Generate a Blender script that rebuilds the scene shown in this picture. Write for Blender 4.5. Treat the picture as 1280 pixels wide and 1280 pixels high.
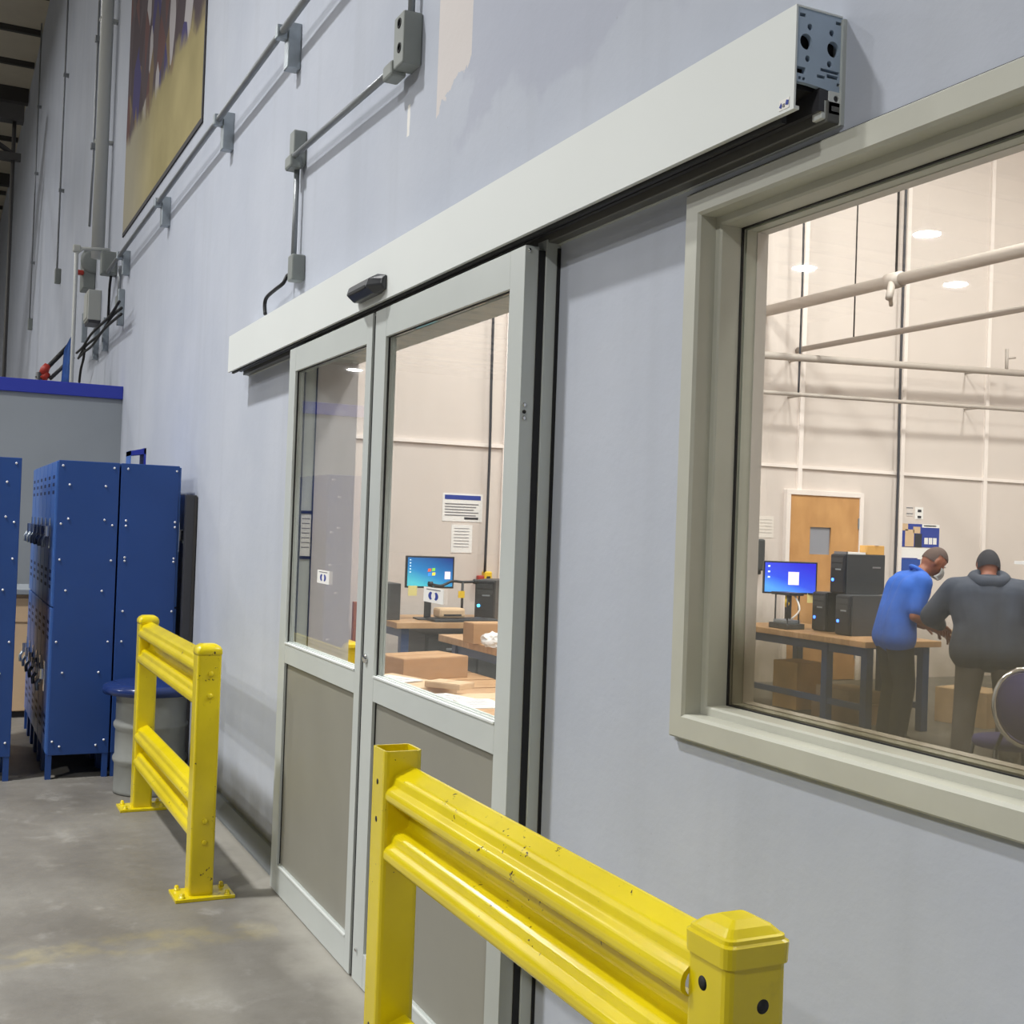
import bpy, bmesh, math, random
from mathutils import Vector, Matrix, Quaternion

scene = bpy.context.scene
for o in list(bpy.data.objects):
    bpy.data.objects.remove(o, do_unlink=True)
COL = scene.collection
R = math.radians

# ------------------------------------------------------------------ camera
CAM = Vector((0.0, -1.4323, 1.55))
FPX = 1500.0
yaw, pitch, roll = R(154.35), R(0.83), R(2.031)
fwd = Vector((math.cos(yaw) * math.cos(pitch), math.sin(yaw) * math.cos(pitch), math.sin(pitch)))
rgt0 = Vector((math.sin(yaw), -math.cos(yaw), 0))
up0 = rgt0.cross(fwd)
rgt = rgt0 * math.cos(roll) + up0 * math.sin(roll)
upv = -rgt0 * math.sin(roll) + up0 * math.cos(roll)
cd = bpy.data.cameras.new('camera')
cam = bpy.data.objects.new('camera', cd)
COL.objects.link(cam)
M = Matrix((rgt, upv, -fwd)).transposed().to_4x4()
M.translation = CAM
cam.matrix_world = M
cd.sensor_width = 36.0
cd.sensor_fit = 'HORIZONTAL'
cd.lens = 36.0 * FPX / 1280.0
cd.clip_start = 0.02
cd.clip_end = 200
scene.camera = cam


def on(px, py, ax, val):
    """photo pixel -> point on the plane axis ax = val"""
    d = fwd + rgt * ((px - 640) / FPX) + upv * ((640 - py) / FPX)
    t = (val - CAM[ax]) / d[ax]
    return CAM + d * t


# ------------------------------------------------------------------ world, exposure, lamps
w = bpy.data.worlds.new('world')
scene.world = w
w.use_nodes = True
w.node_tree.nodes['Background'].inputs[0].default_value = (0.05, 0.05, 0.055, 1)
w.node_tree.nodes['Background'].inputs[1].default_value = 1.0
vs = scene.view_settings
vs.view_transform = 'Standard'
vs.look = 'None'
vs.gamma = 1.0
vs.use_curve_mapping = False
vs.exposure = 0.1

HALL_LAMPS = [  # x, y, z, watts, beam spread  (hanging high bay lamps of the hall, some added as fill)
    (-12.0, -4.8, 9.3, 120, 118),
    (-5.9, -4.7, 9.3, 460, 112),
    (-20.0, -7.0, 9.3, 420, 180),  # added lamp, brightens the far upper wall
    (2.5, -10.5, 9.3, 880, 180),  # added fill lamp, evens out the wall and lights the near-side faces
    (-10.0, -12.5, 9.3, 480, 180),
    (-24.0, -12.5, 9.3, 500, 180),
    (-22.6, -20.5, 9.3, 500, 180),
    (-27.3, -20.5, 9.3, 500, 180),
    (-26.5, -25.5, 9.3, 500, 180),
    (-58.0, -17.5, 9.3, 500, 180),
]
ROOM_LAMPS = [  # lamps of the workshop behind the wall, with an added fill
    (-7.8, 2.4, 7.2, 280),
    (-6.8, 6.2, 7.2, 270),
    (-6.5, 9.8, 7.2, 250),
    (-2.5, 5.5, 7.2, 240),
    (-4.6, 2.2, 7.2, 120),
    (-1.2, 2.4, 7.2, 260),  # added lamp, brightens the reveal of the sliding door
]


# ------------------------------------------------------------------ materials
def S(r, g, b):
    def c(v):
        v /= 255.0
        return v / 12.92 if v <= 0.04045 else ((v + 0.055) / 1.055) ** 2.4
    return (c(r), c(g), c(b), 1.0)


class NT:
    def __init__(self, name):
        self.m = bpy.data.materials.new(name)
        self.m.use_nodes = True
        self.t = self.m.node_tree
        self.b = self.t.nodes['Principled BSDF']
        self.out = self.t.nodes['Material Output']

    def n(self, typ, **kw):
        nd = self.t.nodes.new(typ)
        for k, v in kw.items():
            setattr(nd, k, v)
        return nd

    def l(self, a, b):
        self.t.links.new(a, b)

    def val(self, sock, v):
        if hasattr(v, 'is_linked'):
            self.l(v, sock)
        else:
            sock.default_value = v

    def math(self, op, a, b=0.0, clamp=False):
        nd = self.n('ShaderNodeMath', operation=op)
        nd.use_clamp = clamp
        self.val(nd.inputs[0], a)
        self.val(nd.inputs[1], b)
        return nd.outputs[0]

    def mix(self, f, a, b):
        nd = self.n('ShaderNodeMix', data_type='RGBA')
        self.val(nd.inputs[0], f)
        self.val(nd.inputs[6], a)
        self.val(nd.inputs[7], b)
        return nd.outputs[2]

    def noise(self, scale, detail=3.0, rough=0.55, vec=None, stretch=None):
        nd = self.n('ShaderNodeTexNoise')
        nd.inputs['Scale'].default_value = scale
        nd.inputs['Detail'].default_value = detail
        nd.inputs['Roughness'].default_value = rough
        if vec is None:
            vec = self.pos()
        if stretch:
            mp = self.n('ShaderNodeMapping')
            mp.inputs['Scale'].default_value = stretch
            self.l(vec, mp.inputs['Vector'])
            vec = mp.outputs[0]
        self.l(vec, nd.inputs['Vector'])
        return nd.outputs[0]

    def pos(self):
        if not hasattr(self, '_p'):
            self._p = self.n('ShaderNodeNewGeometry').outputs['Position']
        return self._p

    def objc(self):
        if not hasattr(self, '_o'):
            self._o = self.n('ShaderNodeTexCoord').outputs['Object']
        return self._o

    def xyz(self, v=None):
        s = self.n('ShaderNodeSeparateXYZ')
        self.l(v if v is not None else self.pos(), s.inputs[0])
        return s.outputs

    def ramp(self, f, stops):
        nd = self.n('ShaderNodeValToRGB')
        el = nd.color_ramp.elements
        while len(el) < len(stops):
            el.new(0.5)
        for e, (p, c) in zip(el, stops):
            e.position = p
            e.color = c
        self.val(nd.inputs[0], f)
        return nd.outputs[0]

    def smooth(self, v, a, b):
        nd = self.n('ShaderNodeMapRange')
        nd.interpolation_type = 'SMOOTHSTEP'
        self.val(nd.inputs[0], v)
        nd.inputs[1].default_value = a
        nd.inputs[2].default_value = b
        return nd.outputs[0]

    def bump(self, h, strength=0.2, dist=0.01):
        nd = self.n('ShaderNodeBump')
        nd.inputs['Strength'].default_value = strength
        nd.inputs['Distance'].default_value = dist
        self.l(h, nd.inputs['Height'])
        self.l(nd.outputs[0], self.b.inputs['Normal'])


MATS = {}


def mat(name, col, rough=0.5, metal=0.0, var=0.0, vscale=8.0, bump=0.0, bscale=60.0, spec=0.5, emit=None, estr=0.0):
    if name in MATS:
        return MATS[name]
    k = NT(name)
    k.b.inputs['Roughness'].default_value = rough
    k.b.inputs['Metallic'].default_value = metal
    k.b.inputs['Specular IOR Level'].default_value = spec
    if var > 0:
        f = k.noise(vscale, 4.0)
        lo = tuple(c * (1 - var) for c in col[:3]) + (1,)
        hi = tuple(min(1, c * (1 + var)) for c in col[:3]) + (1,)
        k.l(k.ramp(f, [(0.3, lo), (0.7, hi)]), k.b.inputs['Base Color'])
    else:
        k.b.inputs['Base Color'].default_value = col
    if bump > 0:
        k.bump(k.noise(bscale, 3.0), bump, 0.004)
    if emit is not None:
        k.b.inputs['Emission Color'].default_value = emit
        k.b.inputs['Emission Strength'].default_value = estr
    MATS[name] = k.m
    return k.m


def wall_material():
    k = NT('painted_wall')
    x, y, z = k.xyz()
    base = k.ramp(k.noise(1.3, 5.0), [(0.3, S(180, 186, 199)), (0.7, S(191, 196, 207))])
    # vertical panel streaks and roller marks
    st = k.noise(1.0, 3.0, stretch=(5.0, 5.0, 0.25))
    base = k.mix(k.math('MULTIPLY', k.smooth(st, 0.5, 0.72), 0.22), base, S(166, 171, 180))
    # touch-up paint over the door header, slightly darker lilac grey
    e = k.noise(3.0, 4.0)
    zz = k.math('ADD', z, k.math('MULTIPLY', k.math('SUBTRACT', e, 0.5), 0.5))
    xx = k.math('ADD', x, k.math('MULTIPLY', k.math('SUBTRACT', e, 0.5), 0.9))
    tu = k.math('MULTIPLY', k.smooth(xx, -3.5, -3.42), k.math('SUBTRACT', 1.0, k.smooth(xx, -2.15, -2.05)))
    tu = k.math('MULTIPLY', tu, k.smooth(zz, 2.73, 2.78))
    base = k.mix(k.math('MULTIPLY', tu, 0.5), base, S(170, 174, 190))
    # bare plaster strip where a sign was removed
    e2 = k.noise(14.0, 3.0)
    pz = k.math('ADD', z, k.math('MULTIPLY', k.math('SUBTRACT', e2, 0.5), 0.12))
    pz = k.math('SUBTRACT', pz, k.math('MULTIPLY', k.math('ADD', x, 3.66), 0.35))
    p = k.math('MULTIPLY', k.math('GREATER_THAN', x, -3.665), k.math('LESS_THAN', x, -3.385))
    p = k.math('MULTIPLY', p, k.math('GREATER_THAN', pz, 2.905))
    base = k.mix(p, base, S(212, 206, 204))
    # small chip under the conduit box
    ch = k.math('MULTIPLY', k.math('LESS_THAN', k.math('ABSOLUTE', k.math('ADD', x, 3.925)), k.math('MULTIPLY', e2, 0.024)),
                k.math('LESS_THAN', k.math('ABSOLUTE', k.math('SUBTRACT', z, 2.96)), 0.055))
    base = k.mix(ch, base, S(232, 230, 226))
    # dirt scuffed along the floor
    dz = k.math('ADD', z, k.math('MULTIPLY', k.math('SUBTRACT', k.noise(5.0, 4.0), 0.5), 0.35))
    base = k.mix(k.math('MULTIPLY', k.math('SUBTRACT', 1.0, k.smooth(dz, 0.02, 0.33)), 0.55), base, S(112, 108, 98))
    sp = k.noise(55.0, 2.0)
    base = k.mix(k.math('MULTIPLY', k.math('GREATER_THAN', sp, 0.76), 0.3), base, S(120, 122, 126))
    k.l(base, k.b.inputs['Base Color'])
    k.b.inputs['Roughness'].default_value = 0.75
    k.b.inputs['Specular IOR Level'].default_value = 0.3
    k.bump(k.noise(9.0, 6.0, 0.6), 0.12, 0.02)
    return k.m


def floor_material():
    k = NT('concrete_floor')
    x, y, z = k.xyz()
    base = k.ramp(k.noise(1.1, 8.0, 0.65), [(0.25, S(98, 94, 87)), (0.5, S(122, 118, 111)), (0.75, S(143, 140, 133))])
    n2 = k.noise(4.5, 6.0, 0.7)
    base = k.mix(k.math('MULTIPLY', k.smooth(n2, 0.54, 0.72), 0.45), base, S(160, 158, 153))
    n3 = k.noise(0.5, 4.0)
    base = k.mix(k.math('MULTIPLY', k.smooth(n3, 0.55, 0.7), 0.45), base, S(104, 96, 84))
    # ghost of a worn yellow line running out from the wall
    xl = k.math('ADD', x, k.math('MULTIPLY', k.math('SUBTRACT', k.noise(6.0, 5.0), 0.5), 0.16))
    ln = k.math('MULTIPLY', k.smooth(xl, -4.66, -4.56), k.math('SUBTRACT', 1.0, k.smooth(xl, -4.46, -4.36)))
    ln = k.math('MULTIPLY', ln, k.math('LESS_THAN', y, -0.2))
    base = k.mix(k.math('MULTIPLY', ln, k.math('MULTIPLY', k.smooth(k.noise(9.0, 5.0), 0.35, 0.65), 0.32)), base, S(160, 146, 88))
    # pale dust drifted along the wall
    du = k.math('MULTIPLY', k.smooth(k.math('ADD', y, k.math('MULTIPLY', k.noise(5.0, 4.0), 0.25)), -0.2, 0.05), 0.6)
    du = k.math('MULTIPLY', du, k.math('LESS_THAN', y, 0.0))
    base = k.mix(du, base, S(186, 182, 172))
    k.l(base, k.b.inputs['Base Color'])
    k.l(k.ramp(n2, [(0.3, (0.38, 0.38, 0.38, 1)), (0.7, (0.62, 0.62, 0.62, 1))]), k.b.inputs['Roughness'])
    k.bump(k.noise(40.0, 5.0), 0.15, 0.006)
    return k.m


def glass_material(name, low_reflection, tint=(0.93, 0.95, 0.94, 1)):
    """clear pane: Fresnel mix of see-through and mirror, plus faint dust; low_reflection paints a dark reflection near the bottom"""
    k = NT(name)
    tr = k.n('ShaderNodeBsdfTransparent')
    tr.inputs[0].default_value = tint
    gl = k.n('ShaderNodeBsdfGlossy')
    gl.inputs['Roughness'].default_value = 0.012
    gl.inputs['Color'].default_value = (1, 1, 1, 1)
    # Schlick Fresnel, the same from both faces of the thin pane
    ge = k.n('ShaderNodeNewGeometry')
    dt = k.n('ShaderNodeVectorMath', operation='DOT_PRODUCT')
    k.l(ge.outputs['Normal'], dt.inputs[0])
    k.l(ge.outputs['Incoming'], dt.inputs[1])
    om = k.math('SUBTRACT', 1.0, k.math('ABSOLUTE', dt.outputs['Value']))
    fr = k.math('ADD', k.math('MULTIPLY', k.math('POWER', om, 5.0), 0.96), 0.04)
    m1 = k.n('ShaderNodeMixShader')
    k.l(fr, m1.inputs[0])
    k.l(tr.outputs[0], m1.inputs[1])
    k.l(gl.outputs[0], m1.inputs[2])
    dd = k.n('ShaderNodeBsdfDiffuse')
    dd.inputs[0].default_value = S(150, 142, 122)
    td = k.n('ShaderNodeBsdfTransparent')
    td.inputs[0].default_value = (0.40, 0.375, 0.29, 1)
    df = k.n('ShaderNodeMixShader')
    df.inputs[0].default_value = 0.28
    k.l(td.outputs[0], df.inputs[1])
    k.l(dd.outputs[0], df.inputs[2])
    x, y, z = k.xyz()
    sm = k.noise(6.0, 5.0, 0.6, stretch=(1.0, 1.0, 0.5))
    if low_reflection > 0:
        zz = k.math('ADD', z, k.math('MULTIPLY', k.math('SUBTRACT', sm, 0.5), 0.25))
        f = k.math('SUBTRACT', 1.0, k.smooth(zz, 1.30, 1.46))  # dark reflection painted into the lower glass as a brown band
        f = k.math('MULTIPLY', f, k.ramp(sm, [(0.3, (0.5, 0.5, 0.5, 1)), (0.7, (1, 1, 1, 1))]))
        f = k.math('ADD', k.math('MULTIPLY', f, low_reflection), 0.01)
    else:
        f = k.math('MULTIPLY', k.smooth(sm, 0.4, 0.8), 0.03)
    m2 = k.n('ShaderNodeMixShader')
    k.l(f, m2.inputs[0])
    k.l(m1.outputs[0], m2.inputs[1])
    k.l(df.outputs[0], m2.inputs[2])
    k.l(m2.outputs[0], k.out.inputs[0])
    return k.m


def yellow_material():
    k = NT('yellow_paint')
    base = k.ramp(k.noise(3.0, 5.0), [(0.3, S(214, 192, 8)), (0.7, S(236, 214, 14))])
    chip = k.noise(38.0, 4.0, 0.7)
    big = k.noise(2.2, 2.0)
    c = k.math('GREATER_THAN', k.math('ADD', chip, k.math('MULTIPLY', big, 0.35)), 0.872)
    base = k.mix(c, base, S(72, 52, 22))
    gr = k.math('MULTIPLY', k.smooth(k.noise(7.0, 6.0, 0.7), 0.56, 0.75), 0.25)
    base = k.mix(gr, base, S(150, 132, 40))
    k.l(base, k.b.inputs['Base Color'])
    k.b.inputs['Roughness'].default_value = 0.24
    k.b.inputs['Coat Weight'].default_value = 0.3
    k.b.inputs['Coat Roughness'].default_value = 0.15
    k.bump(k.noise(25.0, 4.0), 0.08, 0.004)
    return k.m


def poster_material():
    """faded group-photo print: pale gym floor below, a blurred crowd above"""
    k = NT('banner_print')
    o = k.objc()
    x, y, z = k.xyz(o)          # x along the wall 0..w, z up 0..h
    floorc = k.ramp(k.noise(1.2, 4.0, vec=o), [(0.3, S(146, 136, 96)), (0.7, S(172, 160, 116))])
    floorc = k.mix(k.math('MULTIPLY', k.smooth(x, 1.9, 0.1), 0.7), floorc, S(168, 164, 152))
    vo = k.n('ShaderNodeTexVoronoi')
    mp = k.n('ShaderNodeMapping')
    mp.inputs['Scale'].default_value = (3.2, 1.0, 1.5)
    k.l(o, mp.inputs['Vector'])
    k.l(mp.outputs[0], vo.inputs['Vector'])
    vo.inputs['Scale'].default_value = 1.6
    sx = k.n('ShaderNodeSeparateColor')
    k.l(vo.outputs['Color'], sx.inputs[0])
    crowd = k.ramp(sx.outputs[0], [(0.0, S(74, 62, 66)), (0.25, S(112, 74, 68)), (0.42, S(66, 64, 124)), (0.52, S(88, 76, 80)),
                                   (0.7, S(206, 202, 204)), (0.78, S(96, 84, 86)), (0.9, S(140, 120, 84))])
    for e in k.t.nodes:
        if e.type == 'VALTORGB' and len(e.color_ramp.elements) == 7:
            e.color_ramp.interpolation = 'CONSTANT'
    crowd = k.mix(0.35, crowd, S(92, 82, 88))
    edge = k.math('ADD', z, k.math('MULTIPLY', k.math('SUBTRACT', k.noise(2.5, 3.0, vec=o), 0.5), 0.5))
    f = k.smooth(k.math('ADD', edge, k.math('MULTIPLY', x, 0.02)), 0.72, 0.9)
    k.l(k.mix(f, floorc, crowd), k.b.inputs['Base Color'])
    k.b.inputs['Roughness'].default_value = 0.8
    k.b.inputs['Specular IOR Level'].default_value = 0.15
    return k.m


def screen_material(name, stops, strength):
    k = NT(name)
    o = k.objc()
    x, y, z = k.xyz(o)
    d = k.math('ADD', z, k.math('MULTIPLY', y, 0.35))
    c = k.ramp(k.math('MULTIPLY', k.math('ADD', d, 0.02), 3.0), stops)
    k.b.inputs['Base Color'].default_value = (0.01, 0.01, 0.01, 1)
    k.l(c, k.b.inputs['Emission Color'])
    k.b.inputs['Emission Strength'].default_value = strength
    k.b.inputs['Roughness'].default_value = 0.2
    return k.m


def wood_material(name, a, b):
    k = NT(name)
    n = k.noise(5.0, 5.0, 0.6, stretch=(6.0, 1.0, 0.6))
    k.l(k.ramp(n, [(0.3, a), (0.7, b)]), k.b.inputs['Base Color'])
    k.b.inputs['Roughness'].default_value = 0.42
    return k.m


m_wall = wall_material()
m_floor = floor_material()
m_yellow = yellow_material()
m_glass = glass_material('clear_door_glass', 0.0)
m_glassw = glass_material('window_glass_painted_reflection', 0.9)
m_poster = poster_material()
m_alu = mat('anodised_aluminium', S(196, 201, 198), 0.38, 0.0, 0.03, 3.0)
m_hdr = mat('header_aluminium', S(224, 228, 226), 0.5, 0.0, 0.015, 2.0)
m_panel = mat('taupe_door_panel', S(142, 140, 130), 0.45, 0.0, 0.04, 3.0)
m_black = mat('black_rubber', S(22, 22, 24), 0.6)
m_dark = mat('dark_void', S(30, 30, 33), 0.7)
m_track = mat('grey_track', S(110, 110, 106), 0.45, 0.3)
m_endp = mat('end_plate_grey', S(168, 186, 206), 0.42, 0.0, 0.04, 20)
m_frame = mat('window_frame_paint', S(190, 190, 178), 0.36, 0.0, 0.05, 6.0, 0.05, 20)
m_cream = mat('inner_reveal', S(214, 206, 200), 0.5)
m_steel = mat('galvanised_steel', S(158, 166, 172), 0.38, 0.55, 0.08, 20)
m_rivet = mat('bright_rivet', S(235, 235, 238), 0.3)
m_chrome = mat('chrome', S(225, 225, 225), 0.12, 1.0)
m_conduit = mat('grey_conduit', S(140, 144, 148), 0.4, 0.35, 0.05, 12)
m_boxgrey = mat('grey_box_paint', S(132, 137, 134), 0.5, 0.0, 0.05, 9)
m_boxlight = mat('pale_box_paint', S(188, 190, 184), 0.5)
m_whitepipe = mat('white_pipe', S(196, 198, 194), 0.35)
m_sensor = mat('sensor_plastic', S(58, 60, 64), 0.3)
m_blue = mat('blue_locker_enamel', S(36, 72, 138), 0.42, 0.0, 0.05, 3.0)
m_bluedoor = mat('blue_locker_door', S(62, 104, 176), 0.38)
m_bluedark = mat('dark_blue_vent', S(16, 34, 78), 0.6)
m_blueband = mat('royal_blue_trim', S(44, 58, 164), 0.5)
m_part = mat('partition_grey', S(146, 152, 158), 0.6, 0.0, 0.03, 2)
m_charcoal = mat('charcoal_metal', S(62, 62, 66), 0.45)
m_drum = mat('drum_grey', S(150, 152, 148), 0.42, 0.2, 0.07, 8)
m_lid = mat('drum_lid_blue', S(34, 52, 104), 0.2)
m_ceil = mat('roof_deck', S(196, 188, 170), 0.8, 0.0, 0.06, 1.5)
m_joist = mat('roof_steel', S(60, 58, 56), 0.6)
m_room = mat('room_wall_paint', S(216, 205, 196), 0.6, 0.0, 0.02, 1.0)
m_roomtrim = mat('room_wall_trim', S(240, 230, 222), 0.5)
m_pipe = mat('dusty_sprinkler_pipe', S(176, 166, 156), 0.55)
m_card = mat('cardboard', S(186, 146, 104), 0.75, 0.0, 0.07, 6)
m_cardlight = mat('pale_cardboard', S(212, 182, 146), 0.75, 0.0, 0.06, 6)
m_paper = mat('white_paper', S(238, 236, 232), 0.7)
m_ink = mat('grey_print', S(130, 128, 130), 0.7)
m_inkblue = mat('blue_print', S(44, 64, 150), 0.6)
m_inkdark = mat('dark_print', S(52, 50, 54), 0.7)
m_wood = wood_material('workbench_wood', S(176, 134, 92), S(206, 166, 122))
m_doorwood = wood_material('oak_door_wood', S(186, 136, 82), S(210, 160, 102))
m_bluesteel = mat('blue_bench_steel', S(44, 74, 122), 0.4)
m_pc = mat('computer_black', S(38, 40, 44), 0.42)
m_pc2 = mat('computer_charcoal', S(62, 64, 66), 0.5)
m_led = mat('blue_led', S(60, 120, 255), 0.3, emit=S(60, 110, 255), estr=6.0)
m_ledcyan = mat('cyan_led', S(60, 180, 255), 0.3, emit=S(60, 180, 255), estr=6.0)
m_yelpl = mat('yellow_plastic', S(236, 196, 40), 0.4)
m_red = mat('red_plastic', S(176, 52, 40), 0.45)
m_redbrown = mat('red_brown_wood', S(172, 116, 86), 0.6)
m_cloth = mat('blue_cloth', S(112, 156, 232), 0.85)
m_skin = mat('brown_skin', S(148, 92, 68), 0.5)
m_hair = mat('close_cropped_hair', S(84, 66, 58), 0.8)
m_blackhair = mat('black_knit', S(40, 38, 42), 0.9)
m_shirt = mat('blue_polo_cloth', S(44, 92, 178), 0.85, 0.0, 0.06, 12)
m_pants = mat('dark_trousers', S(44, 46, 50), 0.9, 0.0, 0.1, 12)
m_hood = mat('charcoal_hoodie', S(58, 62, 72), 0.9, 0.0, 0.12, 10)
m_jeans = mat('grey_trousers', S(104, 98, 94), 0.9, 0.0, 0.1, 10)
m_shoe = mat('black_shoe', S(30, 30, 32), 0.5)
m_mask = mat('white_mask', S(222, 222, 220), 0.8)
m_chairfab = mat('purple_chair_fabric', S(74, 68, 118), 0.85)
m_screen1 = screen_material('desktop_screen', [(0.0, S(90, 220, 235)), (0.35, S(40, 150, 220)), (1.0, S(16, 50, 140))], 1.15)
m_screen2 = screen_material('blue_screen', [(0.0, S(90, 170, 255)), (0.35, S(60, 90, 240)), (1.0, S(58, 48, 220))], 1.25)
m_lamp = None


# ------------------------------------------------------------------ mesh helpers
def base_of(p):
    v = Vector((0, 0, 0))
    while p is not None:
        v += p.location
        p = p.parent
    return v


def link(name, me, m, parent=None, smooth=False):
    o = bpy.data.objects.new(name, me)
    COL.objects.link(o)
    if m is not None:
        me.materials.clear()
        me.materials.append(m)
    if parent is not None:
        off = base_of(parent)
        if off.length > 0:
            me.transform(Matrix.Translation(-off))
        o.parent = parent
    if smooth:
        for p in me.polygons:
            p.use_smooth = True
    return o


def frombm(name, bm, m, parent=None, smooth=False, bevel=0.0, seg=2, angle=40):
    bmesh.ops.recalc_face_normals(bm, faces=bm.faces)
    if bevel > 0:
        es = [e for e in bm.edges if len(e.link_faces) == 2 and e.calc_face_angle(0) > R(angle)]
        if es:
            bmesh.ops.bevel(bm, geom=es, offset=bevel, segments=seg, affect='EDGES', profile=0.5, clamp_overlap=True)
    me = bpy.data.meshes.new(name)
    bm.to_mesh(me)
    bm.free()
    return link(name, me, m, parent, smooth)


def add_box(bm, x0, x1, y0, y1, z0, z1):
    vs_ = [bm.verts.new((x, y, z)) for z in (z0, z1) for y in (y0, y1) for x in (x0, x1)]
    for f in ((0, 1, 3, 2), (4, 6, 7, 5), (0, 4, 5, 1), (2, 3, 7, 6), (0, 2, 6, 4), (1, 5, 7, 3)):
        bm.faces.new([vs_[i] for i in f])


def box(name, x0, x1, y0, y1, z0, z1, m, parent=None, bevel=0.0, seg=2):
    bm = bmesh.new()
    add_box(bm, min(x0, x1), max(x0, x1), min(y0, y1), max(y0, y1), min(z0, z1), max(z0, z1))
    return frombm(name, bm, m, parent, False, bevel, seg)


def boxes(name, lst, m, parent=None, bevel=0.0):
    bm = bmesh.new()
    for b in lst:
        add_box(bm, *b)
    return frombm(name, bm, m, parent, False, bevel)


def add_tube(bm, pts, r, seg=10, closed=False, caps=True):
    pts = [Vector(p) for p in pts]
    n = len(pts)
    rs = r if isinstance(r, (list, tuple)) else [r] * n
    rings = []
    nrm = None
    for i, p in enumerate(pts):
        a = pts[i - 1] if (i > 0 or closed) else p
        b = pts[(i + 1) % n] if (i < n - 1 or closed) else p
        t = (b - a).normalized()
        if nrm is None:
            h = Vector((0, 0, 1)) if abs(t.z) < 0.9 else Vector((1, 0, 0))
            nrm = t.cross(h).normalized()
        else:
            nrm = (nrm - t * nrm.dot(t)).normalized()
        bn = t.cross(nrm)
        # mitre scale
        rings.append([bm.verts.new(p + (nrm * math.cos(2 * math.pi * k / seg) + bn * math.sin(2 * math.pi * k / seg)) * rs[i]) for k in range(seg)])
    rng = range(n) if closed else range(n - 1)
    for i in rng:
        A, B = rings[i], rings[(i + 1) % n]
        for k in range(seg):
            bm.faces.new((A[k], A[(k + 1) % seg], B[(k + 1) % seg], B[k]))
    if caps and not closed:
        bm.faces.new(rings[0][::-1])
        bm.faces.new(rings[-1])


def smooth_pts(pts, k=6, closed=False):
    pts = [Vector(p) for p in pts]
    out = []
    n = len(pts)
    for i in range(n if closed else n - 1):
        p0 = pts[i - 1] if (i > 0 or closed) else pts[0]
        p1, p2 = pts[i], pts[(i + 1) % n]
        p3 = pts[(i + 2) % n] if (i + 2 < n or closed) else pts[-1]
        for j in range(k):
            t = j / k
            out.append(0.5 * ((2 * p1) + (-p0 + p2) * t + (2 * p0 - 5 * p1 + 4 * p2 - p3) * t * t + (-p0 + 3 * p1 - 3 * p2 + p3) * t ** 3))
    if not closed:
        out.append(pts[-1])
    return out


def tube(name, pts, r, m, parent=None, seg=10, closed=False):
    bm = bmesh.new()
    add_tube(bm, pts, r, seg, closed)
    return frombm(name, bm, m, parent, True)


def lathe(name, prof, c, m, parent=None, seg=28, axis=2, smooth=True):
    """prof: (radius, height) list around an axis through c"""
    bm = bmesh.new()
    rings = []
    for r, h in prof:
        ring = []
        for k in range(seg):
            a = 2 * math.pi * k / seg
            u, v = r * math.cos(a), r * math.sin(a)
            q = (u, v, h) if axis == 2 else ((h, u, v) if axis == 0 else (u, h, v))
            ring.append(bm.verts.new(Vector(c) + Vector(q)))
        rings.append(ring)
    for A, B in zip(rings, rings[1:]):
        for k in range(seg):
            bm.faces.new((A[k], A[(k + 1) % seg], B[(k + 1) % seg], B[k]))
    bm.faces.new(rings[0][::-1])
    bm.faces.new(rings[-1])
    return frombm(name, bm, m, parent, smooth)


def prism(name, poly, ax, a0, a1, m, parent=None, bevel=0.0, smooth=False):
    """poly in the two other axes (in xyz order), extruded along ax"""
    bm = bmesh.new()

    def P(u, v, a):
        return (a, u, v) if ax == 0 else ((u, a, v) if ax == 1 else (u, v, a))
    A = [bm.verts.new(P(u, v, a0)) for u, v in poly]
    B = [bm.verts.new(P(u, v, a1)) for u, v in poly]
    n = len(poly)
    for i in range(n):
        bm.faces.new((A[i], A[(i + 1) % n], B[(i + 1) % n], B[i]))
    bm.faces.new(A[::-1])
    bm.faces.new(B)
    return frombm(name, bm, m, parent, smooth, bevel)


def holed_plate(name, outline, holes, ax, a0, a1, m, parent=None):
    """flat plate with real holes; outline/holes are 2D loops in the other two axes"""
    cu = bpy.data.curves.new(name, 'CURVE')
    cu.dimensions = '2D'
    cu.fill_mode = 'BOTH'
    cu.extrude = abs(a1 - a0) / 2
    for lp in [outline] + holes:
        s = cu.splines.new('POLY')
        s.points.add(len(lp) - 1)
        for p, (u, v) in zip(s.points, lp):
            p.co = (u, v, 0, 1)
        s.use_cyclic_u = True
    t = bpy.data.objects.new('tmp', cu)
    COL.objects.link(t)
    dg = bpy.context.evaluated_depsgraph_get()
    me = bpy.data.meshes.new_from_object(t.evaluated_get(dg))
    bpy.data.objects.remove(t, do_unlink=True)
    bpy.data.curves.remove(cu)
    mid = (a0 + a1) / 2
    for v in me.vertices:
        u, q, d = v.co
        v.co = (mid + d, u, q) if ax == 0 else ((u, mid - d, q) if ax == 1 else (u, q, mid + d))
    me.name = name
    return link(name, me, m, parent)


def circ(u, v, r, n=20):
    return [(u + r * math.cos(2 * math.pi * k / n), v + r * math.sin(2 * math.pi * k / n)) for k in range(n)]


def rect(u0, u1, v0, v1):
    return [(u0, v0), (u1, v0), (u1, v1), (u0, v1)]


def rrect(x0, x1, y0, y1, r, n=4):
    out = []
    for cx, cy, a in ((x1 - r, y1 - r, 0), (x0 + r, y1 - r, 90), (x0 + r, y0 + r, 180), (x1 - r, y0 + r, 270)):
        for i in range(n + 1):
            t = R(a + 90 * i / n)
            out.append((cx + r * math.cos(t), cy + r * math.sin(t)))
    return out


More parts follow.
